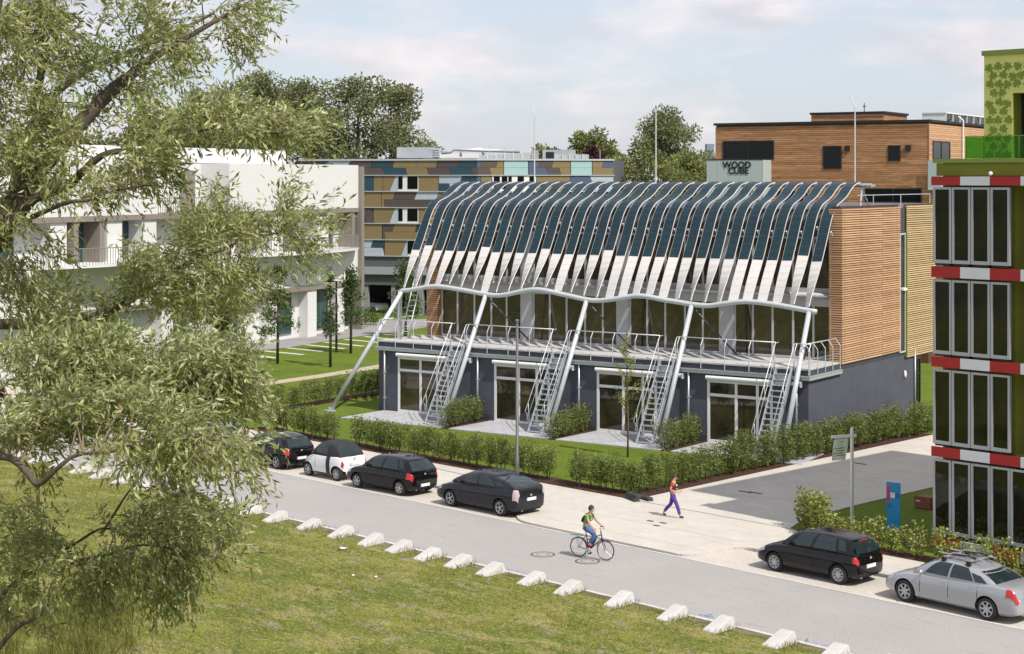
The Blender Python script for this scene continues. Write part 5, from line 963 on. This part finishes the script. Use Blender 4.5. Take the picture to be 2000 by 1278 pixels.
# plastic foot blocks at the hedge corner
M_pl = mat('black recycled plastic', (.045, .047, .05), .7, var=.25, vscale=8)
fp = at(1247, 977, LZ)
for k, (dx, dy, dz, rz) in enumerate(((-.22, 0, 0, .1), (.26, .10, 0, .18), (-.18, .02, .13, .16))):
    fb = thing('fence_foot', ('black plastic fence foot block at the bottom of the stack by the hedge corner', 'grey black plastic fence foot block lying beside the stack at the hedge corner', 'black plastic fence foot block on top of the stack by the hedge corner')[k], 'fence foot', fp + Vector((dx, dy, dz)), TANG + 1.1 + rz)
    MB().prism([(-.12, -.38, 0), (.12, -.38, 0), (.12, .38, 0), (-.12, .38, 0)], (0, 0, .05)).box(-.11, .11, -.36, -.10, .05, .125).box(-.11, .11, -.03, .03, .05, .125).box(-.11, .11, .10, .36, .05, .125).build('block', M_pl, fb)
    for y in (-.065, .065): MB().lathe([(.035, .051), (.035, .10), (.02, .10), (.02, .051)], 10, Matrix.Translation((0, y, 0))).build('socket', M_dark, fb)
cb = thing('wooden_box', 'brown wooden box on the shaded lawn beside the green house', 'box', at(1809, 992, .06), BANG + .1); M_bx = mat('brown box wood', (.22, .075, .035), .7, var=.15)
for k in range(3): BX(-.32, .32, -.30, -.275, .02 + k * .145, .15 + k * .145).build('board', M_bx, cb); BX(-.32, -.295, -.274, .3, .02 + k * .145, .15 + k * .145).build('board', M_bx, cb)
BX(-.29, .32, -.274, .3, 0, .43).build('body', M_bx, cb); BX(-.26, -.08, -.304, -.301, .25, .31).build('label_plate', M_frame, cb)
for k, (px, py) in enumerate(((668, 1074), (672, 1073), (690, 1127), (734, 1130))):
    q = at(px, py, .01); li = thing('paper_litter', 'crumpled white scrap of litter lying in the meadow grass', 'litter', q, random.uniform(0, 6), 'white litter in the meadow'); s_ = .07 if k < 2 else .035
    MB().grid([[Vector((s_ * (i - 1.5), s_ * (j - 1) * 1.1, .03 + random.uniform(0, .05))) for j in range(3)] for i in range(4)]).build('scrap', M_white, li)
# ------------------------------------------------------------------ people
def skin_mesh(name, V, E, m, root=0, sub=2, smooth=True):
    """V: (x, y, z, radius or (rx, ry)); edges by index; grown with the skin modifier into one closed surface"""
    me = bpy.data.meshes.new(name); me.from_pydata([v[:3] for v in V], E, []); o = bpy.data.objects.new(name, me); COL.objects.link(o); o.modifiers.new('s', 'SKIN')
    for i, v in enumerate(V):
        sv = me.skin_vertices[0].data[i]; sv.radius = v[3] if hasattr(v[3], '__len__') else (v[3], v[3]); sv.use_root = (i == root)
    sm = o.modifiers.new('u', 'SUBSURF'); sm.levels = sub; sm.render_levels = sub
    r = bpy.data.meshes.new_from_object(o.evaluated_get(bpy.context.evaluated_depsgraph_get())); bpy.data.objects.remove(o); r.materials.clear(); r.materials.append(m); r.polygons.foreach_set('use_smooth', [True] * len(r.polygons)); r.name = name; return r
def chain(*idx): return [(a, b) for a, b in zip(idx, idx[1:])]
M_skin = mat('skin', (.50, .27, .19), .55, 0, .4); M_hairb = mat('brown hair', (.045, .022, .014), .6, var=.3, vscale=30)
def hand(V, E, wrist, fwd, side, dn):
    """palm and five fingers appended to a body skeleton"""
    f, s, d = Vector(fwd).normalized(), Vector(side).normalized(), Vector(dn).normalized(); w = Vector(V[wrist][:3]); i = len(V); V.append((*(w + f * .05), (.030, .020))); E.append((wrist, i)); p = w + f * .085; V.append((*p, (.032, .020))); E.append((i, i + 1))
    for k in range(4):
        q = p + s * (.022 * (k - 1.5)); L = (.062, .072, .068, .054)[k]; j = len(V); V += [(*(q + f * L * .3 + d * .006), .0095), (*(q + f * L * .72 + d * .026), .0085), (*(q + f * L * .85 + d * .055), .0075)]; E += [(i + 1, j), (j, j + 1), (j + 1, j + 2)]
    j = len(V); q = w + f * .035 - s * .032; V += [(*q, .011), (*(q + f * .035 - s * .014 + d * .02), .0095), (*(q + f * .058 - s * .004 + d * .04), .008)]; E += [(i, j), (j, j + 1), (j + 1, j + 2)]
def head_parts(par, c, fw, hair, hair_long=False):
    """nose, eyes, mouth, ears and hair around head centre c, looking along fw"""
    f = Vector(fw).normalized(); s = Vector((-f.y, f.x, 0)).normalized(); c = Vector(c); rot = Matrix((f, s, Vector((0, 0, 1)))).transposed().to_4x4(); Mh = Matrix.Translation(c) @ rot
    for y in (-.032, .032): MB().lathe([(0, -.012), (.012, 0), (0, .012)], 8, Mh @ Matrix.Translation((.082, y, .0))).build('eye', M_black, par); MB().lathe([(0, -.03), (.018, 0), (0, .03)], 8, Mh @ Matrix.Translation((-.005, y * 2.5, -.01))).build('ear', M_skin, par, smooth=True)
    MB().add([Mh @ Vector(p) for p in ((.085, 0, .01), (.112, 0, -.035), (.088, .016, -.042), (.088, -.016, -.042))], [(0, 1, 2), (0, 3, 1), (1, 3, 2), (0, 2, 3)]).build('nose', M_skin, par); BX(-.004, .006, -.022, .022, -.004, .004).build('mouth', mat('lips', (.35, .10, .09), .6), par, loc=tuple(Mh @ Vector((.083, 0, -.068))))
    mb = MB()
    rows = []
    for i in range(9):
        th = i / 8 * math.pi * (.62 if not hair_long else .66); rr = []
        for j in range(18):
            ph = 2 * math.pi * j / 18; x, y, z = math.sin(th) * math.cos(ph), math.sin(th) * math.sin(ph), math.cos(th); front = max(0, x); z2 = max(z, -.75 + 1.15 * front ** .7); k = 1 + .06 * math.sin(j * 3 + i * 2); rr.append(Mh @ Vector((x * .108 * k - .012, y * .096 * k, z2 * .125 * k + .018)))
        rows.append(rr)
    mb.grid(rows, 0, True); mb.build('hair', hair, par, smooth=True)
def body_skeleton(J):
    V = [J['pel'] + ((.135, .095),), J['spi'] + ((.118, .085),), J['che'] + ((.135, .095),), J['nck'] + (.05,), J['hd0'] + ((.072, .078),), J['hd1'] + ((.075, .085),), J['hd2'] + (.055,)]
    E = chain(0, 1, 2, 3, 4, 5, 6)
    for s in 'lr':
        i = len(V); V += [J['hip' + s] + (.085,), J['kne' + s] + (.056,), J['cal' + s] + (.050,), J['ank' + s] + (.034,), J['toe' + s] + (.032,)]; E += [(0, i), (i, i + 1), (i + 1, i + 2), (i + 2, i + 3), (i + 3, i + 4)]
    for s in 'lr':
        i = len(V); V += [J['sho' + s] + (.056,), J['elb' + s] + (.040,), J['wri' + s] + (.026,)]; E += [(2, i), (i, i + 1), (i + 1, i + 2)]; w, e = Vector(J['wri' + s]), Vector(J['elb' + s]); f = (w - e).normalized(); hand(V, E, i + 2, f, f.cross(Vector((0, 0, 1))) * (1 if s == 'l' else -1) + Vector((0, 0, .001)), Vector((0, 0, -1)))
    return V, E
def mid(a, b, t=.5): return tuple(Vector(a).lerp(Vector(b), t))
def garment(name, pts, edges, m, par, sub=2): ob(name, skin_mesh(name, pts, edges, m, 0, sub), par)
# walking person
pd = thing('person', 'person walking in purple trousers, dark top with red sleeves and yellow shoulders', 'person', at(1314, 1010.5, LZ), R(-20)); pd.scale = (.9, .9, .9)
J = dict(pel=(0, 0, .90), spi=(.02, 0, 1.10), che=(.03, 0, 1.29), nck=(.04, 0, 1.43), hd0=(.06, 0, 1.50), hd1=(.065, 0, 1.57), hd2=(.06, 0, 1.63), hipl=(-.02, .09, .86), hipr=(.02, -.09, .86), knel=(-.10, .09, .50), kner=(.20, -.09, .49), call=(-.26, .09, .33), calr=(.26, -.09, .30), ankl=(-.40, .09, .15), ankr=(.31, -.09, .085), toel=(-.33, .09, .035), toer=(.44, -.09, .035), shol=(.02, .165, 1.36), shor=(.03, -.165, 1.36), elbl=(-.02, .215, 1.11), elbr=(-.04, -.215, 1.10), wril=(.20, .15, 1.06), wrir=(.20, -.17, 1.04))
V, E = body_skeleton(J); ob('body', skin_mesh('body', V, E, M_skin), pd); head_parts(pd, (.075, 0, 1.565), (1, 0, 0), M_hairb)
M_pur = mat('purple trousers', (.085, .040, .26), .8, var=.1); M_top = mat('dark brown top', (.045, .018, .022), .85, var=.15, vscale=12); M_rs = mat('red sleeve', (.55, .03, .05), .8); M_yel = mat('yellow cloth', (.60, .52, .03), .8)
garment('trousers', [(0, 0, 1.03, (.125, .10)), J['pel'] + ((.145, .115),), J['hipl'] + (.102,), J['knel'] + (.078,), J['call'] + (.074,), mid(J['call'], J['ankl'], .8) + (.062,), J['hipr'] + (.102,), J['kner'] + (.078,), J['calr'] + (.074,), mid(J['calr'], J['ankr'], .8) + (.062,)], chain(0, 1, 2, 3, 4, 5) + [(1, 6)] + chain(6, 7, 8, 9), M_pur, pd)
garment('top', [(0, 0, .96, (.165, .125)), (.02, 0, 1.12, (.140, .108)), (.03, 0, 1.27, (.155, .118)), (.035, 0, 1.37, (.09, .08))], chain(0, 1, 2, 3), M_top, pd)
for s in 'lr': garment('sleeve', [mid(J['sho' + s], J['che'], .25) + (.075,), J['sho' + s] + (.074,), mid(J['sho' + s], J['elb' + s], .55) + (.060,)], chain(0, 1, 2), M_rs, pd, 1); garment('shoulder_panel', [mid(J['sho' + s], J['nck'], .75) + (.055,), mid(J['sho' + s], J['nck'], .25) + (.070,)], chain(0, 1), M_yel, pd, 1)
for s in 'lr': a = Vector(J['ank' + s]); t_ = Vector(J['toe' + s]); garment('shoe', [tuple(a + Vector((-.03, 0, -.03))) + (.045,), tuple(a.lerp(t_, .5)) + (.045,), tuple(t_ + Vector((.03, 0, 0))) + (.034,)], chain(0, 1, 2), mat('dark shoe', (.035, .022, .02), .6), pd, 1)
BX(.15, .17, -.10, .06, 1.24, 1.29).build('chest_badge', M_white, pd)
# bicycle and rider
bi = thing('bicycle', 'dark city bicycle with light blue rear carrier ridden across the asphalt', 'bicycle', T(.42, 3.10, .012), TANG + R(14)); bi.scale = (.92, .92, .92); M_bf = mat('dark bicycle frame', (.022, .024, .03), .35, .2); M_bl = mat('light blue enamel', (.16, .36, .48), .4)
for x in (-.53, .53):
    Xr = Matrix.Translation((x, 0, .345)) @ Matrix.Rotation(R(90), 4, 'X'); tyr = MB(); nn = 36
    rows = [[Xr @ Vector(((.325 + .017 * math.cos(b)) * math.cos(a), (.325 + .017 * math.cos(b)) * math.sin(a), .017 * math.sin(b))) for b in [2 * math.pi * q / 8 for q in range(8)]] for a in [2 * math.pi * k / nn for k in range(nn + 1)]]
    wl = MB().grid(rows, 0, True).build('wheel', M_rubber, bi, smooth=True); MB().lathe([(.308, -.012), (.312, 0), (.308, .012), (.298, .010), (.298, -.010), (.308, -.012)], 32, Xr, caps=False).build('rim', M_rim, wl, smooth=True); MB().tube([Xr @ Vector((0, 0, -.045)), Xr @ Vector((0, 0, .045))], .022, 8).build('hub', M_zinc, wl)
    for k in range(18):
        a = 2 * math.pi * k / 18; MB().tube([Xr @ Vector((.015, 0, .03 * (-1) ** k)), Xr @ Vector((.30 * math.cos(a), .30 * math.sin(a), 0))], .0022, 4).build('spoke', M_rim, wl)
    MB().grid([[Vector((x + .365 * math.cos(a), y, .345 + .365 * math.sin(a))) for y in (-.03, 0, .03)] for a in [R((-5 if x < 0 else 55) + q * (150 if x < 0 else 110) / 14) for q in range(15)]]).build('mudguard', M_bf, bi, smooth=True)
fr_ = MB()
for a, b, r_ in (((-.53, 0, .345), (-.12, 0, .28), .014), ((-.53, 0, .345), (-.22, 0, .80), .011), ((-.12, 0, .28), (-.25, 0, .90), .018), ((-.12, 0, .28), (.38, 0, .72), .020), ((-.20, 0, .62), (.36, 0, .86), .017), ((.34, 0, .98), (.41, 0, .66), .022)): fr_.tube([a, b], r_, 8)
fr_.build('frame', M_bf, bi, smooth=True)
MB().tube([(.40, -.05, .68), (.53, -.05, .345)], .012, 6).tube([(.40, .05, .68), (.53, .05, .345)], .012, 6).tube([(.40, -.05, .68), (.40, .05, .68)], .014, 6).build('fork', M_bf, bi)
MB().tube([(.345, 0, .96), (.33, 0, 1.08), (.36, -.12, 1.10), (.34, -.24, 1.10), (.20, -.28, 1.07)], .012, 6).tube([(.33, 0, 1.08), (.36, .12, 1.10), (.34, .24, 1.10), (.20, .28, 1.07)], .012, 6).build('handlebar', M_zinc, bi, smooth=True)
for s in (-1, 1): MB().tube([(.28, s * .265, 1.09), (.17, s * .285, 1.063)], .018, 8).build('grip', M_black, bi)
MB().tube([(-.25, 0, .88), (-.26, 0, .955)], .013, 6).build('seat_post', M_zinc, bi); garment('saddle', [(-.36, 0, .985, (.085, .03)), (-.25, 0, .99, (.06, .03)), (-.13, 0, .985, (.025, .025))], chain(0, 1, 2), M_black, bi, 1)
MB().box(-.86, -.38, -.06, .06, .745, .765).tube([(-.53, .05, .35), (-.60, .06, .75)], .008, 5).tube([(-.53, -.05, .35), (-.60, -.06, .75)], .008, 5).build('carrier', M_bl, bi)
MB().lathe([(.09, -.008), (.095, 0), (.09, .008)], 20, Matrix.Translation((-.12, -.05, .28)) @ Matrix.Rotation(R(90), 4, 'X')).build('chainring', M_zinc, bi); MB().tube([(-.12, -.06, .28), (-.06, -.07, .43)], .011, 6).tube([(-.12, .06, .28), (-.18, .07, .13)], .011, 6).tube([(-.12, -.06, .28), (-.12, .06, .28)], .014, 6).build('crank', M_zinc, bi)
for (x, y, z) in ((-.06, -.12, .435), (-.18, .12, .125)): BX(x - .05, x + .05, y - .045, y + .045, z - .012, z + .012).build('pedal', M_black, bi)
cy = thing('person', 'person riding the bicycle in a green top, blue jeans and dark rucksack', 'person', bi.location, bi.rotation_euler.z); cy.scale = (.92, .92, .92)
J = dict(pel=(-.26, 0, 1.07), spi=(-.20, 0, 1.25), che=(-.12, 0, 1.43), nck=(-.07, 0, 1.56), hd0=(-.03, 0, 1.63), hd1=(-.02, 0, 1.70), hd2=(-.03, 0, 1.76), hipl=(-.24, .09, 1.04), hipr=(-.24, -.09, 1.04), knel=(.08, .11, .74), kner=(.16, -.11, .90), call=(-.02, .115, .53), calr=(.09, -.115, .69), ankl=(-.20, .12, .22), ankr=(-.09, -.12, .53), toel=(-.12, .12, .16), toer=(0, -.12, .475), shol=(-.11, .175, 1.50), shor=(-.11, -.175, 1.50), elbl=(.04, .26, 1.25), elbr=(.04, -.26, 1.25), wril=(.20, .28, 1.13), wrir=(.20, -.28, 1.13))
V, E = body_skeleton(J); ob('body', skin_mesh('body', V, E, M_skin), cy); head_parts(cy, (-.015, 0, 1.695), (1, 0, -.05), M_hairb, True)
M_jean = mat('blue jeans', (.07, .13, .28), .85, var=.2, vscale=10); M_grn = mat('green top', (.10, .34, .05), .85); M_ruck = mat('dark rucksack', (.022, .022, .02), .8)
garment('jeans', [(-.235, 0, 1.18, (.125, .10)), J['pel'] + ((.145, .115),), J['hipl'] + (.108,), J['knel'] + (.080,), J['call'] + (.070,), mid(J['call'], J['ankl'], .7) + (.058,), J['hipr'] + (.108,), J['kner'] + (.080,), J['calr'] + (.070,), mid(J['calr'], J['ankr'], .7) + (.058,)], chain(0, 1, 2, 3, 4, 5) + [(1, 6)] + chain(6, 7, 8, 9), M_jean, cy)
garment('top', [(-.26, 0, 1.13, (.16, .125)), (-.20, 0, 1.27, (.14, .11)), (-.12, 0, 1.43, (.155, .115)), (-.085, 0, 1.53, (.085, .08))], chain(0, 1, 2, 3), M_grn, cy)
for s in 'lr':
    garment('sleeve', [mid(J['sho' + s], J['che'], .25) + (.075,), J['sho' + s] + (.072,), mid(J['sho' + s], J['elb' + s], .45) + (.058,)], chain(0, 1, 2), M_grn, cy, 1); a = Vector(J['ank' + s]); t_ = Vector(J['toe' + s]); garment('shoe', [tuple(a + Vector((-.02, 0, -.035))) + (.044,), tuple(a.lerp(t_, .6)) + (.044,), tuple(t_ + Vector((.05, 0, 0))) + (.034,)], chain(0, 1, 2), mat('orange shoe', (.48, .12, .05), .7), cy, 1)
rk = thing('rucksack', 'dark rucksack on the back of the person riding the bicycle', 'rucksack', bi.location, bi.rotation_euler.z); rk.scale = (.92, .92, .92)
ob('bag', skin_mesh('bag', [(-.36, 0, 1.20, (.13, .08)), (-.31, 0, 1.33, (.14, .09)), (-.25, 0, 1.47, (.11, .07))], chain(0, 1, 2), M_ruck), rk)
for y in (-.11, .11): MB().tube([(-.22, y, 1.54), (-.08, y, 1.56), (.0, y, 1.46), (-.06, y, 1.30), (-.28, y, 1.18)], .014, 6).build('strap', M_ruck, rk)
# ------------------------------------------------------------------ the big willow beside the camera, seen from crown height
YW = 20.5
WT = thing('willow_tree', 'large willow with long narrow leaves overhanging the meadow, closest to the street lens', 'tree', (-8.6, 20.5, 0))
WT['label'] = 'large willow with long narrow leaves and arching limbs overhanging the meadow'
wo_ = Vector((-8.6, 20.5, 0))
def wp(px, py, Y): return atY(px, py, Y) - wo_
LIMBS = [  # (points in the photograph with their distance, radius at start and end)
    ([(-420, 1250, 20.5), (-300, 900, 20.5), (-160, 640, 20.6), (-60, 520, 20.8), (0, 456, 20.8), (30, 400, 20.9), (100, 310, 21), (165, 225, 21.2), (220, 180, 21.4), (255, 145, 21.5), (300, 100, 21.7), (380, 60, 22), (470, 20, 22.3)], .24, .02),
    ([(0, 456, 20.8), (35, 418, 20.6), (75, 390, 20.4), (125, 355, 20.2), (165, 328, 20.1), (215, 306, 20), (300, 292, 19.9), (400, 262, 19.8), (470, 262, 19.7), (555, 255, 19.6)], .085, .010),
    ([(30, 400, 20.9), (45, 300, 21.6), (60, 230, 22), (90, 200, 22.2), (150, 150, 22.5), (210, 125, 22.7), (320, 75, 23), (420, 20, 23.3)], .10, .02),
    ([(60, 230, 22), (78, 120, 21.8), (82, 0, 21.6), (90, -90, 21.5)], .07, .02),
    ([(-60, 520, 20.8), (-40, 300, 20.2), (-20, 120, 20), (10, -60, 19.8)], .09, .03),
    ([(60, 420, 20.3), (120, 395, 19.5), (170, 385, 19.3), (230, 375, 19.2), (300, 365, 19)], .035, .008),
    ([(-160, 640, 20.6), (-60, 640, 21.5), (60, 640, 22.3), (180, 620, 22.8), (262, 584, 23), (350, 530, 23.3), (437, 481, 23.5), (490, 462, 23.7), (570, 454, 23.8)], .09, .008),
    ([(-300, 900, 20.5), (-120, 850, 19), (-20, 878, 18.4), (25, 900, 18.2), (60, 920, 18.1), (85, 938, 18), (120, 915, 17.9), (160, 898, 17.9), (230, 880, 17.8), (330, 868, 17.7), (420, 850, 17.6)], .058, .008),
    ([(-120, 850, 19), (-20, 880, 19.3), (60, 850, 19.6), (140, 800, 19.8), (240, 770, 20), (360, 740, 20.1), (470, 745, 20.2)], .05, .01),
    ([(-300, 1700, 20.3), (-120, 1450, 20), (20, 1239, 19.6), (75, 1199, 19.5), (100, 1144, 19.4), (145, 1099, 19.3), (220, 1082, 19.2), (280, 1072, 19.1), (380, 1075, 19), (430, 1090, 19)], .040, .006),
    ([(-120, 1450, 20), (-20, 1220, 20.3), (20, 1149, 20.4), (75, 1104, 20.4), (140, 1069, 20.4), (200, 1039, 20.4), (270, 1044, 20.3), (350, 1000, 20.2), (420, 985, 20)], .036, .006),
    ([(200, 1039, 20.4), (225, 990, 20.4), (250, 960, 20.4), (300, 900, 20.3)], .02, .006)]
MB().tube([(0, 0, -.3), (.05, 0, 1.5), (.0, 0, 3.0), (.02, 0, 4.2)] + [wp(-420, 1250, 20.5)], [.52, .42, .36, .32, .26], 14).build('trunk', M_bark, WT, smooth=True)
LP = []
def smooth_path(pts, n=5): return [Vector(p) for p in crv([tuple(p) for p in pts], n)]
for k, (pts, r0, r1) in enumerate(LIMBS):
    P = smooth_path([wp(*p) + Vector((random.uniform(-.05, .05), random.uniform(-.06, .06), random.uniform(-.05, .05))) for p in pts]); rr = [lerp(r0, r1, (i / (len(P) - 1)) ** .8) * (1 + .06 * math.sin(i * 1.7)) for i in range(len(P))]
    if k in (9, 10): P.insert(0, Vector((.0, 0, 3.2))); rr.insert(0, r0 * 1.3)
    MB().tube(P, rr, 9).build('limb', M_bark, WT, smooth=True); LP += P[6:]
LPn = np.array([tuple(p) for p in LP])
# clumps: centre px, py, distance, half width px, half height px, branches, twigs per branch, pale share, droop
CL = [(150, 40, 21.5, 190, 85, 22, 34, .10, .5), (40, 130, 21, 90, 130, 15, 34, .08, .5), (55, 300, 20.6, 80, 110, 13, 32, .07, .6), (-10, 380, 20.4, 50, 110, 6, 30, .08, .6), (400, 48, 22.4, 130, 50, 13, 26, .14, .4), (300, 130, 22, 120, 55, 8, 22, .12, .5), (220, 200, 21.5, 80, 60, 6, 16, .1, .5), (520, 8, 22.4, 70, 22, 4, 14, .15, .4),
      (330, 258, 20, 90, 42, 10, 28, .12, .5), (470, 230, 19.8, 120, 48, 15, 30, .20, .35), (560, 262, 19.6, 60, 40, 6, 20, .22, .3), (240, 350, 19.6, 110, 40, 8, 22, .10, .6), (300, 320, 19.8, 60, 40, 5, 18, .12, .6),
      (440, 440, 23.4, 110, 60, 10, 30, .16, .4), (560, 430, 23.7, 85, 70, 10, 26, .26, .3), (600, 500, 23.8, 45, 40, 4, 16, .25, .4), (350, 540, 23, 120, 60, 14, 34, .10, .5), (180, 580, 22.6, 130, 60, 12, 30, .07, .6), (60, 560, 21, 80, 90, 9, 30, .07, .6), (430, 580, 23.2, 90, 60, 9, 30, .12, .5),
      (110, 700, 19.6, 130, 60, 17, 36, .26, .4), (270, 715, 19.8, 140, 62, 22, 38, .34, .35), (400, 730, 20, 105, 65, 15, 34, .30, .35), (465, 780, 20, 65, 50, 7, 24, .24, .45), (200, 800, 19, 180, 55, 19, 36, .24, .5), (70, 800, 18.8, 90, 70, 9, 32, .22, .5), (330, 830, 18, 90, 50, 9, 28, .20, .6), (300, 890, 17.8, 130, 40, 9, 26, .12, .8),
      (500, 890, 17.7, 40, 70, 5, 16, .14, 1.2), (420, 880, 17.7, 45, 45, 3, 12, .14, 1.0), (320, 1000, 20, 120, 60, 11, 30, .12, .7), (390, 1050, 19.2, 75, 60, 8, 26, .10, .8), (190, 1130, 19.4, 140, 60, 11, 26, .06, .9), (60, 1010, 20.3, 80, 70, 8, 26, .06, .8), (330, 1140, 19.1, 70, 45, 6, 22, .08, .9), (30, 1150, 20, 60, 90, 6, 24, .05, .8)]
BP = []; BD = []; BL = []; BT = []; tw = MB(); nb_ = 0
for (cx, cy_, Yc, rx, ry, nbr, ntw, pale, droop) in CL:
    for b in range(max(2, round(nbr * (1.12 if 640 < cy_ < 850 else (.95 if cy_ < 640 else 1.15))))):
        a = random.uniform(0, 6.28); q = random.random() ** .5; Q = wp(cx + rx * q * math.cos(a), cy_ + ry * q * math.sin(a), Yc + random.uniform(-.9, .9)); qn = np.array(tuple(Q)); d = np.linalg.norm(LPn - qn, axis=1) + RNG.uniform(0, .35, len(LPn)); S0 = LP[int(np.argmin(d))]
        if (Q - S0).length > 2.0: S0 = Q + (S0 - Q).normalized() * 2.0
        ax = (Q - S0); M1 = S0.lerp(Q, .55) + Vector((random.uniform(-.1, .1), random.uniform(-.1, .1), .12 * ax.length + random.uniform(-.05, .1))); path = [S0.lerp(M1, t / 3) for t in range(3)] + [M1.lerp(Q, t / 3) for t in range(4)]
        tw.tube(path, [.011, .010, .009, .008, .006, .005, .003], 5); nb_ += 1; dirb = ax.normalized() if ax.length > .05 else Vector((.5, 0, -.3))
        for t in range(round(ntw * (1.05 if cy_ < 850 else 1.05))):
            f = random.uniform(.25, 1.0) ** .7; i = min(5, int(f * 6)); p0 = path[i].lerp(path[i + 1], f * 6 - i) + Vector((random.gauss(0, .10), random.gauss(0, .14), random.gauss(0, .08)))
            dv = (dirb * .8 + Vector((random.gauss(.25, .5), random.gauss(0, .5), random.gauss(-.05, .45) - .35 * droop))).normalized(); Lt = random.uniform(.18, .42); n = random.randint(5, 8); s = np.linspace(.05, 1, n)[:, None]; pts = np.array(tuple(p0)) + np.array(tuple(dv)) * s * Lt + np.array([[0, 0, -.14 * droop]]) * s ** 2 * Lt * 2
            side = RNG.normal(size=(n, 3)); ld = np.array(tuple(dv)) * .8 + side * .55 + np.array([[.10, 0, -.35 * droop]]); BP.append(pts); BD.append(ld); BL.append(RNG.uniform(.075, .140, n)); tt = tints(n, .60, 1.32, pale * 1.35, (1.65, 1.68, 2.5)) * random.uniform(.82, 1.15); BT.append(tt)
            if t % 3 == 0: tw.tube([p0, tuple(pts[-1])], [.003, .0015], 3, cap=False)
BP = np.vstack(BP); BD = np.vstack(BD); BL = np.concatenate(BL); BT = np.vstack(BT)
fo = ob('foliage', leaf_mesh('foliage', BP, BD, BL, BL * RNG.uniform(.21, .31, len(BL)), BT, M_lwil), WT); fo['kind'] = 'stuff'
tg = tw.build('twigs', M_barkp, WT, fix=False); tg['kind'] = 'stuff'
# a second, smaller willow further down the street
w2 = at(430, 735); W2T = thing('willow_tree', 'smaller dark trunked willow standing between the street and the white building', 'tree', w2)
MB().tube([(0, 0, 0), (.1, 0, 1.5), (.25, 0, 2.9)], [.50, .40, .36], 12).build('trunk', M_bark, W2T, smooth=True)
B2 = []
for k in range(46): a = random.uniform(0, 6.28); z = random.uniform(3.4, 10.6); q = 4.0 * math.sin(math.pi * min(1, (z - 2.2) / 9.2)) ** .6 * random.random() ** .5; B2.append(((math.cos(a) * q - .5, math.sin(a) * q, z), (1.0, 1.0, .8)))
for c, _ in random.sample(B2, 14): MB().tube([(.25, 0, 2.8), (c[0] * .5 + .1, c[1] * .5, (2.8 + c[2]) * .5), c], [.17, .10, .02], 7).build('limb', M_bark, W2T, smooth=True)
blob_crown('foliage', B2, 15000, .20, M_lwil, W2T, .45, 1.15, .30)['kind'] = 'stuff'
# ------------------------------------------------------------------ grass
def blades(n, upts, hlo, hhi, wd, name, m, tl, th, lean=.5):
    P = np.array(upts); d = RNG.normal(0, lean, (n, 3)); d[:, 2] = 1; h = RNG.uniform(hlo, hhi, n); return leaf_mesh(name, P, d, h, wd, tints(n, tl, th, .14, (1.5, 1.28, 1.9)), m, fold=0)
M_gr = mat('meadow grass blade', (.215, .225, .050), .7, 0, .2, trans=.25, tint=True)
cand = []; P_ = RNG.uniform([-34, -19], [17, -.18], (150000, 2)); Tm = np.array(TM)
W_ = P_ @ Tm[:2, :2].T + Tm[:2, 3]; px = 1000 + FPX * W_[:, 0] / W_[:, 1]; py = HOR + FPX * CAM_H / W_[:, 1]; ok = (px > -40) & (px < 1750) & (py < 1320); nzv = np.sin(P_[:, 0] * 1.3 + np.sin(P_[:, 1] * 2.1)) * np.cos(P_[:, 1] * 1.7 + np.sin(P_[:, 0] * .9)) + RNG.normal(0, .5, len(P_)); ok &= nzv > -.35
Q_ = np.column_stack([W_[ok], np.zeros(ok.sum())]); n = len(Q_)
gme = blades(n, Q_, .05, .17, .014, 'meadow_grass', M_gr, .45, 1.5, .9); mg = ob('meadow_grass', gme); tag(mg, 'short rough meadow grass', 'grass', None, 'stuff')
TU = []
for u in us:
    for k in range(random.choice((20, 45, 70))):
        a = random.random(); TU.append(tuple(T(u + .60 + random.gauss(0, .07), -.95 * a - .05 + random.gauss(0, .06), 0)))
tme = blades(len(TU), TU, .08, .26, .014, 'tall_grass', M_gr, .45, .9, .4); tgx = ob('tall_grass', tme); tag(tgx, 'taller grass tufts against the wedge blocks', 'grass', None, 'stuff')
lw_ = RNG.uniform([-30, 12.2], [-6.3, 24], (60000, 2)); Wl = lw_ @ Tm[:2, :2].T + Tm[:2, 3]; Hinv = np.array(HM.inverted()); loc = Wl @ Hinv[:2, :2].T + Hinv[:2, 3]; okl = ~((loc[:, 0] > -.2) & (loc[:, 0] < 25) & (loc[:, 1] > -3.45)); Ql = np.column_stack([Wl[okl], np.full(okl.sum(), .05)])
M_gl = mat('lawn grass blade', (.165, .215, .030), .7, 0, .2, trans=.25, tint=True)
lg = ob('lawn_grass', blades(len(Ql), Ql, .02, .055, .012, 'lawn_grass', M_gl, .7, 1.25, .8)); tag(lg, 'short mown lawn grass', 'grass', None, 'stuff')
TG = []
for k in range(70):
    c_ = at(random.uniform(-30, 260) , random.uniform(1195, 1310))
    for j in range(45): TG.append((c_.x + random.gauss(0, .16), c_.y + random.gauss(0, .16), 0))
tg2 = ob('tall_grass', blades(len(TG), TG, .25, .75, .02, 'tall_grass', M_gr, .4, .95, .3)); tag(tg2, 'tall rough grass in the meadow below the willow', 'grass', None, 'stuff')
